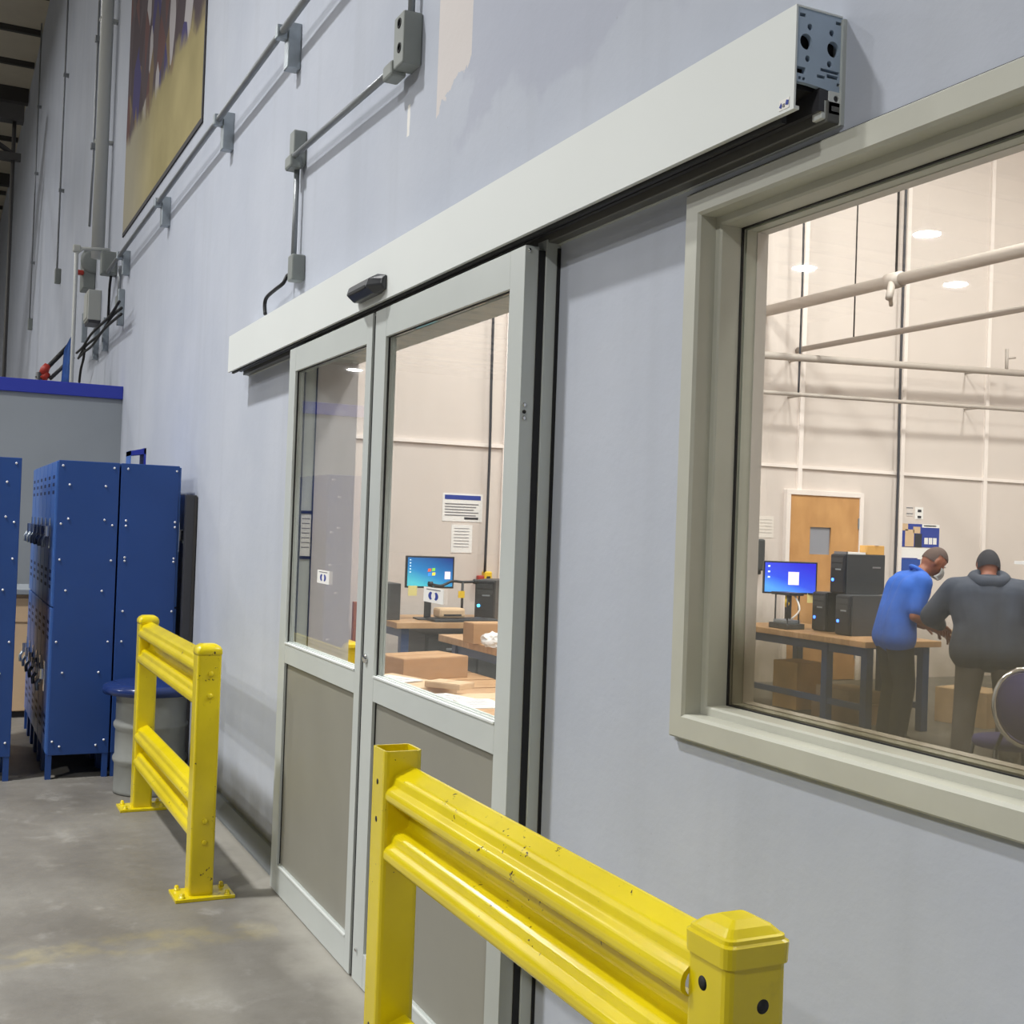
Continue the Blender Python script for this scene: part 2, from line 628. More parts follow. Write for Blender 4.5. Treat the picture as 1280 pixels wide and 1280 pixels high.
def tag(o, label, cat, group=None, kind=None):
    if label:
        o['label'] = label
    if cat:
        o['category'] = cat
    if group:
        o['group'] = group
    if kind:
        o['kind'] = kind
    return o


def thing(name, loc, label, cat, group=None, kind=None):
    o = bpy.data.objects.new(name, None)
    o.empty_display_size = 0.1
    COL.objects.link(o)
    o.location = loc
    return tag(o, label, cat, group, kind)


def struct(o, label, cat):
    return tag(o, label, cat, None, 'structure')


def copy_tree(o, parent=None):
    c = o.copy()
    COL.objects.link(c)
    if parent is not None:
        c.parent = parent
    for ch in list(o.children):
        copy_tree(ch, c)
    return c


# ================================================================== SETTING
WT = 0.13                       # thickness of the dividing wall
DX0, DX1, DZ = -4.93, -2.79, 2.25        # door opening
WX0, WX1, WZ0, WZ1 = -2.142, 0.45, 1.127, 2.272   # outer edge of window frame
FW = 0.045                      # frame sits this far into the wall opening
HX0, HX1, HY = -64.0, 14.0, -30.0

fl = box('floor', HX0, HX1, HY, 13.0, -0.2, 0.0, m_floor)
struct(fl, 'stained grey concrete warehouse floor with worn yellow line', 'floor')

# the big grey wall with its door and window openings, one solid mesh
ox0, ox1, oz0, oz1 = WX0 + FW, WX1 - FW, WZ0 + FW, WZ1 - FW
wl = holed_plate('wall_right',
                 [(HX0, -0.05), (DX0, -0.05), (DX0, DZ), (DX1, DZ), (DX1, -0.05), (HX1, -0.05), (HX1, 10.4), (HX0, 10.4)],
                 [rect(ox0, ox1, oz0, oz1)], 1, 0.0, WT, m_wall)
struct(wl, 'tall pale grey painted wall with sliding door and window openings', 'wall')

ce = thing('ceiling', (0, 0, 10.3), 'tan roof deck of the hall on dark steel joists', 'ceiling', kind='structure')
box('roof_deck', HX0, HX1, HY, 0.2, 10.32, 10.5, m_ceil, ce)
jx = -62.0
i = 0
while jx < 12:
    d = 0.3 if i % 4 == 0 else 0.1
    box('joist', jx, jx + (0.22 if i % 4 == 0 else 0.09), HY, -0.02, 10.32 - d, 10.33, m_joist, ce)
    jx += 1.75
    i += 1
# dark truss end against the wall, far down the hall
TX = on(12, 300, 1, -0.5).x
zt, zl = on(15, 142, 0, TX).z, on(15, 196, 0, TX).z
tr = thing('roof_truss', (TX, -0.5, 0), 'dark steel roof truss on a slim column far down the hall by the wall', 'truss')
yt, yw = on(30, 142, 0, TX).y, on(26, 196, 0, TX).y
box('chord', TX - 0.13, TX + 0.13, -14, yt, zt - 0.13, zt + 0.13, m_joist, tr)
box('chord', TX - 0.06, TX + 0.06, -14, yw, zl - 0.06, zl + 0.06, m_joist, tr)
for yy in range(0, 12, 2):
    tube('web_bar', [(TX, yw - 0.05 - yy, zl), (TX, yw - 1.05 - yy, zt - 0.1)], 0.045, m_joist, tr, 6)
    tube('web_bar', [(TX, yw - 1.05 - yy, zt - 0.1), (TX, yw - 2.05 - yy, zl)], 0.045, m_joist, tr, 6)
tube('column', [(TX, -0.5, 0.0), (TX, -0.5, zt)], 0.032, m_joist, tr, 10)
box('base_plate', TX - 0.15, TX + 0.15, -0.65, -0.35, 0.0, 0.02, m_joist, tr)

wf = box('wall_far', HX0 - 0.2, HX0, HY, 0.2, -0.05, 10.4, m_part)
struct(wf, 'grey end wall at the far end of the hall', 'wall')
wo = box('wall_left', HX0, HX1, HY - 0.2, HY, -0.05, 10.4, m_part)
struct(wo, 'grey wall across the hall opposite the sliding door', 'wall')
wn = box('wall_near', HX1, HX1 + 0.2, HY, 0.2, -0.05, 10.4, m_part)
struct(wn, 'grey end wall of the hall behind the viewer', 'wall')

# the workshop behind the glass
RX = -10.5
r1 = thing('wall_back', (RX, WT, 0), 'cream workshop wall with pale vertical strips seen through the glass', 'wall', kind='structure')
box('wall_board', RX - 0.2, RX, WT, 12.6, -0.05, 8.1, m_room, r1)
r2 = box('wall_room_side', RX, 4.2, 12.4, 12.6, -0.05, 8.1, m_room)
struct(r2, 'cream side wall of the workshop opposite the window', 'wall')
r3 = box('wall_room_near', 4.0, 4.2, WT, 12.4, -0.05, 8.1, m_room)
struct(r3, 'cream end wall of the workshop at the window end', 'wall')
r4 = box('ceiling_room', RX - 0.2, 4.2, WT, 12.6, 8.1, 8.2, m_room)
struct(r4, 'white ceiling of the workshop behind the wall', 'ceiling')
# wall strips: vertical joints and one horizontal conduit strip
for (px, py) in ((634, 500), (1009, 300), (1136, 300), (1237, 400)):
    q = on(px, py, 0, RX + 0.02)
    box('wall_strip', RX, RX + 0.03, q.y - 0.028, q.y + 0.028, 0.05, 8.0, m_roomtrim, r1)
box('wall_strip', RX, RX + 0.025, WT + 0.05, 12.3, 2.33, 2.365, m_roomtrim, r1)

# kerb strip along the wall foot, left of the door
kb = prism('baseboard_right', [(0.0, 0.0), (-0.055, 0.0), (-0.055, 0.012), (-0.02, 0.085), (0.0, 0.085)], 0, -7.3, -4.94, m_part)
struct(kb, 'low grey sloped kerb along the wall foot beside the sliding door', 'baseboard')

# ------------------------------------------------------------------ window
win = thing('window_1', (WX0, 0, WZ0), 'large fixed window in a stepped grey-green steel frame beside the sliding door', 'window', kind='structure')
# profile: (inward from outer edge, depth y)
PROF = [(0.0, 0.0), (0.0, -0.016), (0.004, -0.020), (0.046, -0.020), (0.052, -0.014), (0.052, 0.024), (0.066, 0.024), (0.070, 0.028),
        (0.070, 0.125), (0.056, 0.125), (0.056, 0.140), (0.020, 0.140), (0.020, 0.0)]


def mitred(name, side, prof, m, parent):
    """one side of a rectangular frame with mitred ends"""
    bm = bmesh.new()
    A, B = [], []
    for wv, d in prof:
        if side == 'L':
            a, b = (WX0 + wv, d, WZ0 + wv), (WX0 + wv, d, WZ1 - wv)
        elif side == 'R':
            a, b = (WX1 - wv, d, WZ0 + wv), (WX1 - wv, d, WZ1 - wv)
        elif side == 'B':
            a, b = (WX0 + wv, d, WZ0 + wv), (WX1 - wv, d, WZ0 + wv)
        else:
            a, b = (WX0 + wv, d, WZ1 - wv), (WX1 - wv, d, WZ1 - wv)
        A.append(bm.verts.new(a))
        B.append(bm.verts.new(b))
    n = len(prof)
    for i_ in range(n):
        bm.faces.new((A[i_], A[(i_ + 1) % n], B[(i_ + 1) % n], B[i_]))
    bm.faces.new(A[::-1])
    bm.faces.new(B)
    return frombm(name, bm, m, parent)


mitred('jamb', 'L', PROF, m_frame, win)
mitred('jamb', 'R', PROF, m_frame, win)
mitred('sill', 'B', PROF, m_frame, win)
mitred('frame_head', 'T', PROF, m_frame, win)
GAS = [(0.070, 0.076), (0.0725, 0.076), (0.0725, 0.082), (0.070, 0.082)]
for s_ in 'LRBT':
    mitred('gasket', s_, GAS, m_black, win)
REV = [(0.069, 0.088), (0.074, 0.088), (0.074, 0.114), (0.069, 0.114)]
for s_ in 'LRBT':
    mitred('glazing_stop', s_, REV, m_frame, win)
REV2 = [(0.058, 0.114), (0.076, 0.114), (0.076, 0.142), (0.058, 0.142)]
for s_ in 'LRBT':
    mitred('inner_trim', s_, REV2, m_cream, win)
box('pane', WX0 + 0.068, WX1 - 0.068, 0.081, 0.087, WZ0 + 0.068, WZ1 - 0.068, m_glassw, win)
# dark caulk line at the outer edge
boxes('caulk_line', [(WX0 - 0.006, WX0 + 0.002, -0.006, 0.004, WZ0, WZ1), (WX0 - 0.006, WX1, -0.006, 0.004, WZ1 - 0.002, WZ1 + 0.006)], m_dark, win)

# ------------------------------------------------------------------ door opening lining
jb = thing('trim_1', (DX1, 0, 0), 'aluminium lining of the sliding door opening', 'trim', kind='structure')
box('jamb_post', -2.800, -2.748, -0.040, WT + 0.01, 0.0, 2.30, m_alu, jb, 0.002)
box('jamb_post', -4.985, -4.925, -0.0555, 0.0, 0.0, 2.30, m_alu, jb, 0.002)
box('reveal_board', -4.965, -4.925, 0.0, 0.180, 0.0, 2.25, mat('reveal_grey', S(214, 208, 208), 0.6), jb)
for ya in (-0.0555, -0.004):
    box('edge_seal', -4.926, -4.921, ya, ya + 0.005, 0.0, 2.24, m_bluedark, jb)
for py in (640, 697):
    zz = on(380, py, 0, -4.922).z
    box('clip_bar', -4.926, -4.920, -0.052, -0.002, zz - 0.006, zz + 0.006, m_bluedark, jb)
za, zb_ = on(380, 695, 0, -4.922).z, on(380, 643, 0, -4.922).z
box('paper_label', -4.926, -4.9235, -0.048, -0.006, za, zb_, m_paper, jb)
for k_ in range(7):
    box('print_line', -4.924, -4.923, -0.044, -0.010, zb_ - 0.02 - k_ * 0.02, zb_ - 0.016 - k_ * 0.02, m_ink, jb)
box('head_lining', DX0, DX1, -0.02, 0.18, 2.235, 2.29, m_alu, jb, 0.002)
box('weather_seal', -2.749, -2.744, -0.009, 0.0, 0.0, 2.28, m_black, jb)

# ------------------------------------------------------------------ sliding leaves
YF, TH = -0.0964, 0.040


def leaf(name, x0, x1, gx0, gx1, label):
    d = thing(name, (x0, YF, 0.005), label, 'door', kind='structure')
    y0, y1 = YF, YF + TH
    box('stile', x0, gx0, y0, y1, 0.006, 2.28, m_alu, d, 0.0015)
    box('stile', gx1, x1, y0, y1, 0.006, 2.28, m_alu, d, 0.0015)
    for a, b in ((2.18, 2.28), (0.96, 1.045), (0.006, 0.122)):
        box('rail', gx0, gx1, y0 + 0.0004, y1, a, b, m_alu, d, 0.0015)
    # glazing gaskets in front of the infill, aluminium beads behind it
    for z0, z1 in ((1.045, 2.18), (0.122, 0.96)):
        for q in ((gx0, gx0 + 0.003, z0, z1), (gx1 - 0.003, gx1, z0, z1), (gx0, gx1, z0, z0 + 0.003), (gx0, gx1, z1 - 0.003, z1)):
            box('gasket', q[0], q[1], y0 + 0.0105, y0 + 0.017, q[2], q[3], m_alu if q[2] == z0 and q[1] - q[0] > 0.5 else m_black, d)
            box('glazing_bead', q[0], q[1], y0 + 0.031, y1 - 0.002, q[2], q[3], m_alu, d)
    box('glass_pane', gx0 + 0.004, gx1 - 0.002, y0 + 0.018, y0 + 0.024, 1.047, 2.178, m_glass, d)
    box('lower_panel', gx0 + 0.004, gx1 - 0.002, y0 + 0.014, y0 + 0.030, 0.124, 0.958, m_panel, d)
    box('lip', gx0, gx1, y0 - 0.003, y0 + 0.004, 1.040, 1.046, m_hdr, d)
    box('lip', gx0 + 0.03, gx1, y0 - 0.003, y0 + 0.004, 0.117, 0.123, m_hdr, d)
    return d


d1 = leaf('door_1', -5.02, -3.946, -4.925, -4.005, 'sliding door leaf with a narrow view past the grey door reveal')
box('meeting_seal', -3.946, -3.916, YF + 0.008, YF + TH - 0.004, 0.006, 2.27, m_black, d1)
d2 = leaf('door_2', -3.914, -2.757, -3.805, -2.845, 'sliding door leaf showing the monitor bench behind its glass')
box('side_seal', -2.775, -2.753, YF + TH - 0.002, -0.0405, 0.006, 2.27, m_black, d2)
# lock on the meeting stile and screws on the leaf end
lp = on(458, 823, 1, YF)
lathe('lock_cylinder', [(0.016, 0.0), (0.016, -0.008), (0.012, -0.013), (0.004, -0.014)], (lp.x, YF + 0.002, lp.z), m_chrome, d2, 18, 1)
lathe('pull_stud', [(0.007, 0.0), (0.007, -0.006), (0.004, -0.009)], (-3.87, YF + 0.001, 0.115), m_chrome, d2, 12, 1)
for zz, r_, mm in ((1.87, 0.006, m_chrome), (1.852, 0.005, m_black), (1.836, 0.006, m_chrome), (2.268, 0.005, m_chrome)):
    lathe('screw', [(r_, 0.0), (r_, 0.003), (r_ * 0.5, 0.004)], (-2.7575, YF + 0.012, zz), mm, d2, 10, 0)


def decal(name, door, px0, px1, py0, py1, label):
    a, b = on(px0, py0, 1, YF + 0.017), on(px1, py1, 1, YF + 0.017)
    x0, x1, z0, z1 = a.x, b.x, min(a.z, b.z), max(a.z, b.z)
    d = thing(name, (x0, YF + 0.017, z0), label, 'sticker')
    y = YF + 0.0175
    box('backing', x0, x1, y - 0.0008, y + 0.0006, z0, z1, m_paper, d)
    w_, h_ = x1 - x0, z1 - z0
    cx, cz = (x0 + x1) / 2, z0 + h_ * 0.45
    for s in (-1, 1):
        arc = []
        for t in range(9):
            an = R(-65 + 130 * t / 8)
            arc.append((cx + s * (w_ * 0.05 + w_ * 0.2 * math.cos(an)), cz + h_ * 0.3 * math.sin(an)))
        arc += [(cx + s * (w_ * 0.02 + w_ * 0.09 * math.cos(R(60 - 120 * t / 8))), cz + h_ * 0.24 * math.sin(R(60 - 120 * t / 8))) for t in range(9)]
        prism('blue_mark', arc, 1, y - 0.0014, y - 0.0007, m_inkblue, d)
    box('print_line', x0 + w_ * 0.15, x1 - w_ * 0.15, y - 0.0014, y - 0.0007, z1 - h_ * 0.16, z1 - h_ * 0.1, m_ink, d)
    return d


decal('door_decal', d1, 397, 411, 712, 731, 'small white square sticker with blue marks on the leaf glass before the grey door reveal')
decal('door_decal', d2, 530, 554, 733, 756, 'small white square sticker with blue marks on the glass before monitor')

# ------------------------------------------------------------------ header over the door
HX_0, HX_1, HYF, HZ0, HZ1 = -6.175, -1.677, -0.1098, 2.302, 2.486
hd = thing('door_header', (-3.93, 0, HZ0), 'long pale aluminium door operator header with open extrusion end', 'door header')
prism('cover', [(HYF, HZ0), (HYF, HZ1), (-0.006, HZ1), (-0.006, HZ1 - 0.003), (HYF + 0.004, HZ1 - 0.003), (HYF + 0.004, HZ0 + 0.006), (HYF + 0.012, HZ0 + 0.006), (HYF + 0.012, HZ0)],
      0, HX_0, HX_1, m_hdr, hd)
box('back_plate', HX_0, HX_1 + 0.004, -0.008, 0.0, HZ0 - 0.012, HZ1 - 0.006, m_alu, hd)
box('end_cap', HX_0, HX_0 + 0.004, HYF + 0.004, -0.006, HZ0 + 0.02, HZ1 - 0.003, m_hdr, hd)
box('dark_interior', HX_0 + 0.004, HX_1 - 0.02, HYF + 0.012, -0.010, HZ0 + 0.045, HZ1 - 0.006, m_dark, hd)
# roller track along the lower back edge
prism('track', [(-0.052, HZ0 + 0.008), (-0.040, HZ0 + 0.008), (-0.040, HZ0 + 0.03), (-0.008, HZ0 + 0.03), (-0.008, HZ0 + 0.05), (-0.052, HZ0 + 0.05)], 0, HX_0 + 0.004, HX_1 - 0.003, m_charcoal, hd)
box('rear_rail', HX_0 + 0.02, HX_1, -0.036, -0.004, HZ0 - 0.010, HZ0 + 0.03, m_track, hd, 0.003)
box('brush_seal', HX_0 + 0.03, HX_1 - 0.05, HYF + 0.014, HYF + 0.024, HZ0 - 0.008, HZ0 + 0.05, m_black, hd)
# perforated end plate
W_, E0 = 0.100, HYF + 0.004


def ep(u, v):     # crop fractions -> plate coordinates
    return (E0 + u * (abs(E0) - 0.002), HZ1 - 0.003 - v * 0.184)


holes = []
for u, v, r_ in ((0.20, 0.315, 0.0135), (0.78, 0.325, 0.0135), (0.27, 0.165, 0.0055), (0.74, 0.17, 0.0055), (0.24, 0.475, 0.0055), (0.71, 0.475, 0.0055)):
    c = ep(u, v)
    holes.append([(c[0] + r_ * math.cos(2 * math.pi * t / 18), c[1] + r_ * 1.05 * math.sin(2 * math.pi * t / 18)) for t in range(18)])
for u0, u1, v0, v1 in ((0.02, 0.2, 0.565, 0.63), (0.52, 0.92, 0.53, 0.56), (0.66, 0.9, 0.575, 0.61), (0.45, 0.62, 0.60, 0.63), (0.06, 0.11, 0.66, 0.69), (0.14, 0.2, 0.66, 0.69),
                       (0.05, 0.17, 0.05, 0.085), (0.82, 0.95, 0.045, 0.075), (0.88, 0.95, 0.64, 0.67)):
    a, b = ep(u0, v0), ep(u1, v1)
    holes.append(rect(a[0], b[0], b[1], a[1]))
o0, o1 = ep(0.0, 0.0), ep(1.0, 0.745)
mid = ep(0.22, 0.71)
holed_plate('end_plate', [(o0[0], o0[1]), (o1[0], o0[1]), (o1[0], o1[1]), (mid[0] + 0.012, o1[1] + 0.006), (mid[0], mid[1]), (o0[0], mid[1])], holes, 0, HX_1 - 0.012, HX_1 - 0.002, m_endp, hd)
box('roller_bracket', HX_1 - 0.03, HX_1 - 0.004, -0.045, -0.030, HZ0 - 0.004, HZ0 + 0.03, m_hdr, hd, 0.002)
holed_plate('rear_channel', rect(-0.032, -0.002, HZ0 + 0.006, HZ0 + 0.046), [rect(-0.026, -0.006, HZ0 + 0.011, HZ0 + 0.02), circ(-0.016, HZ0 + 0.034, 0.006, 12)], 0, HX_1 - 0.010, HX_1, m_hdr, hd)
box('sticker', HX_1 - 0.040, HX_1 - 0.012, HYF - 0.0008, HYF + 0.001, HZ0 + 0.006, HZ0 + 0.024, m_paper, hd)
prism('sticker_print', [(HX_1 - 0.039, HZ0 + 0.012), (HX_1 - 0.033, HZ0 + 0.009), (HX_1 - 0.031, HZ0 + 0.014), (HX_1 - 0.034, HZ0 + 0.019)], 1, HYF - 0.0016, HYF - 0.0006, m_inkblue, hd)
prism('sticker_print', [(HX_1 - 0.022, HZ0 + 0.013), (HX_1 - 0.014, HZ0 + 0.011), (HX_1 - 0.013, HZ0 + 0.019), (HX_1 - 0.019, HZ0 + 0.021)], 1, HYF - 0.0016, HYF - 0.0006, m_inkblue, hd)
box('sticker_print', HX_1 - 0.029, HX_1 - 0.024, HYF - 0.0016, HYF - 0.0006, HZ0 + 0.010, HZ0 + 0.016, m_ink, hd)

# motion sensor on the header
sn = thing('motion_sensor', (-3.93, HYF, 2.33), 'black wedge-shaped motion sensor on the header above the meeting leaves', 'sensor')
sx0, sx1 = -4.075, -3.775
bm = bmesh.new()
prof_s = [(HYF, 2.325), (HYF - 0.030, 2.322), (HYF - 0.058, 2.345), (HYF - 0.050, 2.372), (HYF - 0.018, 2.390), (HYF, 2.390)]
n_ = len(prof_s)
rings = []
for xx, k_ in ((sx0, 0.0), (sx0 + 0.045, 1.0), (sx1 - 0.045, 1.0), (sx1, 0.0)):
    ring = []
    for yy, zz in prof_s:
        f_ = 0.35 + 0.65 * k_
        ring.append(bm.verts.new((xx, HYF + (yy - HYF) * f_, 2.357 + (zz - 2.357) * (0.72 + 0.28 * k_))))
    rings.append(ring)
for A, B in zip(rings, rings[1:]):
    for i in range(n_):
        bm.faces.new((A[i], A[(i + 1) % n_], B[(i + 1) % n_], B[i]))
bm.faces.new(rings[0][::-1])
bm.faces.new(rings[-1])
frombm('housing', bm, m_sensor, sn, False, 0.004, 2)
box('lens_window', sx0 + 0.06, sx1 - 0.06, HYF - 0.0575, HYF - 0.050, 2.340, 2.352, m_black, sn, 0.002)

# ------------------------------------------------------------------ guard rails
RAILP = [(0.0, 0.238), (0.006, 0.238), (0.042, 0.224), (0.050, 0.216), (0.054, 0.200), (0.065, 0.190), (0.069, 0.180), (0.069, 0.168), (0.063, 0.160), (0.018, 0.142), (0.010, 0.134),
         (0.010, 0.104), (0.018, 0.098), (0.042, 0.092), (0.050, 0.084), (0.054, 0.068), (0.065, 0.058), (0.069, 0.048), (0.069, 0.034), (0.063, 0.026), (0.018, 0.004), (0.0, 0.0)]


def rail(parent, x0, x1, yf, ztop):
    zb = ztop - 0.236
    front = [(yf + 0.070 - d, zb + v) for d, v in RAILP]
    backp = [(yf + 0.074 - d * 0.94, zb + 0.118 + (v - 0.118) * 0.965) for d, v in reversed(RAILP)]
    o = prism('rail', front + backp, 0, x0, x1, m_yellow, parent)
    bm = bmesh.new()
    bm.from_mesh(o.data)
    es = [e for e in bm.edges if len(e.link_faces) == 2 and abs(e.verts[0].co.x - e.verts[1].co.x) > 0.5 and e.calc_face_angle(0) > R(12)]
    bmesh.ops.bevel(bm, geom=es, offset=0.0035, segments=2, affect='EDGES', profile=0.5, clamp_overlap=True)
    bm.to_mesh(o.data)
    bm.free()
    for p in o.data.polygons:
        p.use_smooth = False
    return o


def post(parent, xc, y0, y1, w_, ztop, hollow=False):
    x0, x1 = xc - w_ / 2, xc + w_ / 2
    lp_ = rrect(x0, x1, y0, y1, 0.012, 3)
    t = 0.006
    bm = bmesh.new()
    ins = rrect(x0 + t, x1 - t, y0 + t, y1 - t, 0.007, 3)
    zi = ztop - 0.25 if hollow else None
    A = [bm.verts.new((u, v, 0.008)) for u, v in lp_]
    B = [bm.verts.new((u, v, ztop)) for u, v in lp_]
    n = len(lp_)
    for i_ in range(n):
        f = bm.faces.new((A[i_], A[(i_ + 1) % n], B[(i_ + 1) % n], B[i_]))
    bm.faces.new(A[::-1])
    if hollow:
        C_ = [bm.verts.new((u, v, ztop)) for u, v in ins]
        D_ = [bm.verts.new((u, v, zi)) for u, v in ins]
        for i_ in range(n):
            bm.faces.new((B[i_], B[(i_ + 1) % n], C_[(i_ + 1) % n], C_[i_]))
            bm.faces.new((C_[i_], C_[(i_ + 1) % n], D_[(i_ + 1) % n], D_[i_]))
        bm.faces.new(D_)
    else:
        bm.faces.new(B)
    return frombm('post', bm, m_yellow, parent)


def dome_cap(parent, xc, y0, y1, w_, z0, h, stepped):
    x0, x1 = xc - w_ / 2, xc + w_ / 2
    lv = [(0.004, z0 - 0.018), (0.004, z0)]
    if stepped:
        lv = [(0.004, z0 - 0.026), (0.005, z0 + 0.002), (0.001, z0 + 0.005), (0.0, z0 + 0.010), (-0.004, z0 + 0.012), (-0.014, z0 + 0.021), (-0.030, z0 + 0.028)]
    else:
        lv = [(0.001, z0 - 0.004), (0.003, z0 + 0.004), (0.002, z0 + h * 0.45), (-0.006, z0 + h * 0.75), (-0.020, z0 + h * 0.95), (-0.036, z0 + h)]
    bm = bmesh.new()
    rings_ = []
    for g, z in lv:
        rings_.append([bm.verts.new((u, v, z)) for u, v in rrect(x0 - g, x1 + g, y0 - g, y1 + g, max(0.004, 0.014 + g * 0.3), 4)])
    for A, B in zip(rings_, rings_[1:]):
        n = len(A)
        for i_ in range(n):
            bm.faces.new((A[i_], A[(i_ + 1) % n], B[(i_ + 1) % n], B[i_]))
    bm.faces.new(rings_[0][::-1])
    bm.faces.new(rings_[-1])
    return frombm('cap', bm, m_yellow, parent, not stepped)


def base_plate(parent, xc, yc, sx, sy):
    p = box('base_plate', xc - sx / 2, xc + sx / 2, yc - sy / 2, yc + sy / 2, 0.0, 0.014, m_yellow, parent, 0.002)
    for ax_, ay_ in ((-1, -1), (-1, 1), (1, -1), (1, 1)):
        lathe('anchor_bolt', [(0.014, 0.012), (0.014, 0.018), (0.010, 0.018), (0.010, 0.030), (0.005, 0.034)], (xc + ax_ * sx * 0.38, yc + ay_ * sy * 0.38, 0), m_yellow, p, 6)


def bolt(parent, x, y, z, ax, r_=0.012, m=None):
    s = 1 if ax == 0 else -1
    lathe('bolt_head', [(r_, -0.002 * s), (r_, 0.004 * s), (r_ * 0.7, 0.008 * s), (r_ * 0.2, 0.009 * s)], (x, y, z), m or m_yellow, parent, 14, ax)


def hole(parent, x, y, z, ax, r_):
    o = lathe('bolt_hole', [(r_, 0.0), (r_ * 0.2, 0.0004 if ax == 0 else -0.0004)], (x, y, z), m_dark, parent, 16, ax)
    return o


# guard beside the lockers
g1 = thing('guard_rail', (-5.78, -0.395, 0), 'yellow two-rail steel guard with both posts capped, by the drum and lockers', 'guard rail')
GY0, GY1 = -0.447, -0.347
post(g1, -5.005, GY0, GY1, 0.095, 1.0)
post(g1, -6.600, GY0 + 0.008, GY1 + 0.008, 0.095, 0.99)
dome_cap(g1, -5.005, GY0, GY1, 0.095, 0.995, 0.042, False)
dome_cap(g1, -6.600, GY0 + 0.008, GY1 + 0.008, 0.095, 0.985, 0.042, False)
rail(g1, -6.56, -5.045, GY0 + 0.002, 0.99)
rail(g1, -6.56, -5.045, GY0 + 0.002, 0.445)
base_plate(g1, -5.0, -0.385, 0.16, 0.24)
base_plate(g1, -6.60, -0.385, 0.16, 0.24)
for zz in (0.915, 0.825, 0.314, 0.228):
    bolt(g1, -4.957, -0.392, zz, 0)
# guard beside the window
g2 = thing('guard_rail', (-1.97, -0.44, 0), 'yellow two-rail steel guard with one open-topped post, below the window', 'guard rail')
NY0, NY1 = -0.490, -0.398
post(g2, -2.628, NY0, NY1, 0.09, 1.034, True)
post(g2, -1.345, NY0 + 0.018, NY1 + 0.026, 0.095, 1.0)
dome_cap(g2, -1.345, NY0 + 0.018, NY1 + 0.026, 0.095, 1.006, 0.03, True)
rail(g2, -2.59, -1.385, NY0 + 0.004, 0.994)
rail(g2, -2.59, -1.385, NY0 + 0.004, 0.428)
base_plate(g2, -2.628, -0.444, 0.16, 0.22)
base_plate(g2, -1.345, -0.424, 0.16, 0.22)
for zz in (0.958, 0.872, 0.40, 0.31):
    hole(g2, -2.628, NY0, zz, 1, 0.007)
hole(g2, -1.345 + 0.0475, -0.412, 0.925, 0, 0.010)
hole(g2, -1.352, NY0 + 0.018, 0.945, 1, 0.010)
hole(g2, -1.352, NY0 + 0.018, 0.855, 1, 0.010)

# ------------------------------------------------------------------ lockers
LZ0, LZ1 = 0.14, 1.862


def locker(loc, label, group):
    """one locker column facing -y: width along x 0..-0.305, depth along +y; built at its near front foot"""
    X, Y, _ = loc
    d, w_ = 0.352, 0.303
    t = thing('locker', loc, label, 'locker', group)
    b = boxes('body', [(X - w_, X, Y + 0.012, Y + d, LZ0, LZ1)], m_blue, t, 0.003)
    for lx in (X - 0.035, X - w_ + 0.003):
        for ly in (Y + 0.004, Y + d - 0.036):
            boxes('leg', [(lx, lx + 0.032, ly, ly + 0.032, 0.0, LZ0 + 0.01)], m_blue, t)
    for z0, z1 in ((LZ0 + 0.01, LZ0 + 0.855), (LZ0 + 0.865, LZ1 - 0.008)):
        dr = box('door', X - w_ + 0.008, X - 0.008, Y, Y + 0.016, z0, z1, m_bluedoor, t, 0.003)
        boxes('vent_slots', [(X - w_ + 0.09, X - 0.09, Y - 0.001, Y + 0.004, z1 - 0.10 - 0.045 * q, z1 - 0.08 - 0.045 * q) for q in range(3)], m_bluedark, dr)
        boxes('vent_slots', [(X - w_ + 0.09, X - 0.09, Y - 0.001, Y + 0.004, z0 + 0.10 + 0.045 * q, z0 + 0.12 + 0.045 * q) for q in range(3)], m_bluedark, dr)
        zc = (z0 + z1) / 2
        box('handle_plate', X - w_ + 0.025, X - w_ + 0.075, Y - 0.006, Y + 0.002, zc - 0.09, zc + 0.09, m_chrome, dr, 0.002)
        box('latch', X - w_ + 0.038, X - w_ + 0.062, Y - 0.032, Y - 0.004, zc - 0.02, zc + 0.045, m_chrome, dr, 0.004)
        tube('padlock', [(X - w_ + 0.05, Y - 0.026, zc - 0.015), (X - w_ + 0.05, Y - 0.044, zc - 0.045), (X - w_ + 0.05, Y - 0.04, zc - 0.085)], 0.011, m_steel, dr, 8)
    # rivets on the end panel, tiny bright heads
    bm_ = bmesh.new()
    for yy in (0.035, 0.075, d - 0.075, d - 0.03):
        for zz in (0.19, 0.22, 0.62, 0.80, 1.10, 1.28, 1.49, 1.52, 1.72, 1.83):
            if (yy in (0.035, d - 0.03)) == (zz in (0.22, 0.80, 1.28, 1.49, 1.83)):
                bmesh.ops.create_icosphere(bm_, subdivisions=1, radius=0.0075, matrix=Matrix.Translation((X + 0.001, Y + yy, zz)))
    rv = frombm('rivets', bm_, m_rivet, t, True)
    rv['kind'] = 'stuff'
    return t


def no_rivets(c):
    for o_ in list(c.children):
        if o_.name.startswith('rivets'):
            bpy.data.objects.remove(o_, do_unlink=True)


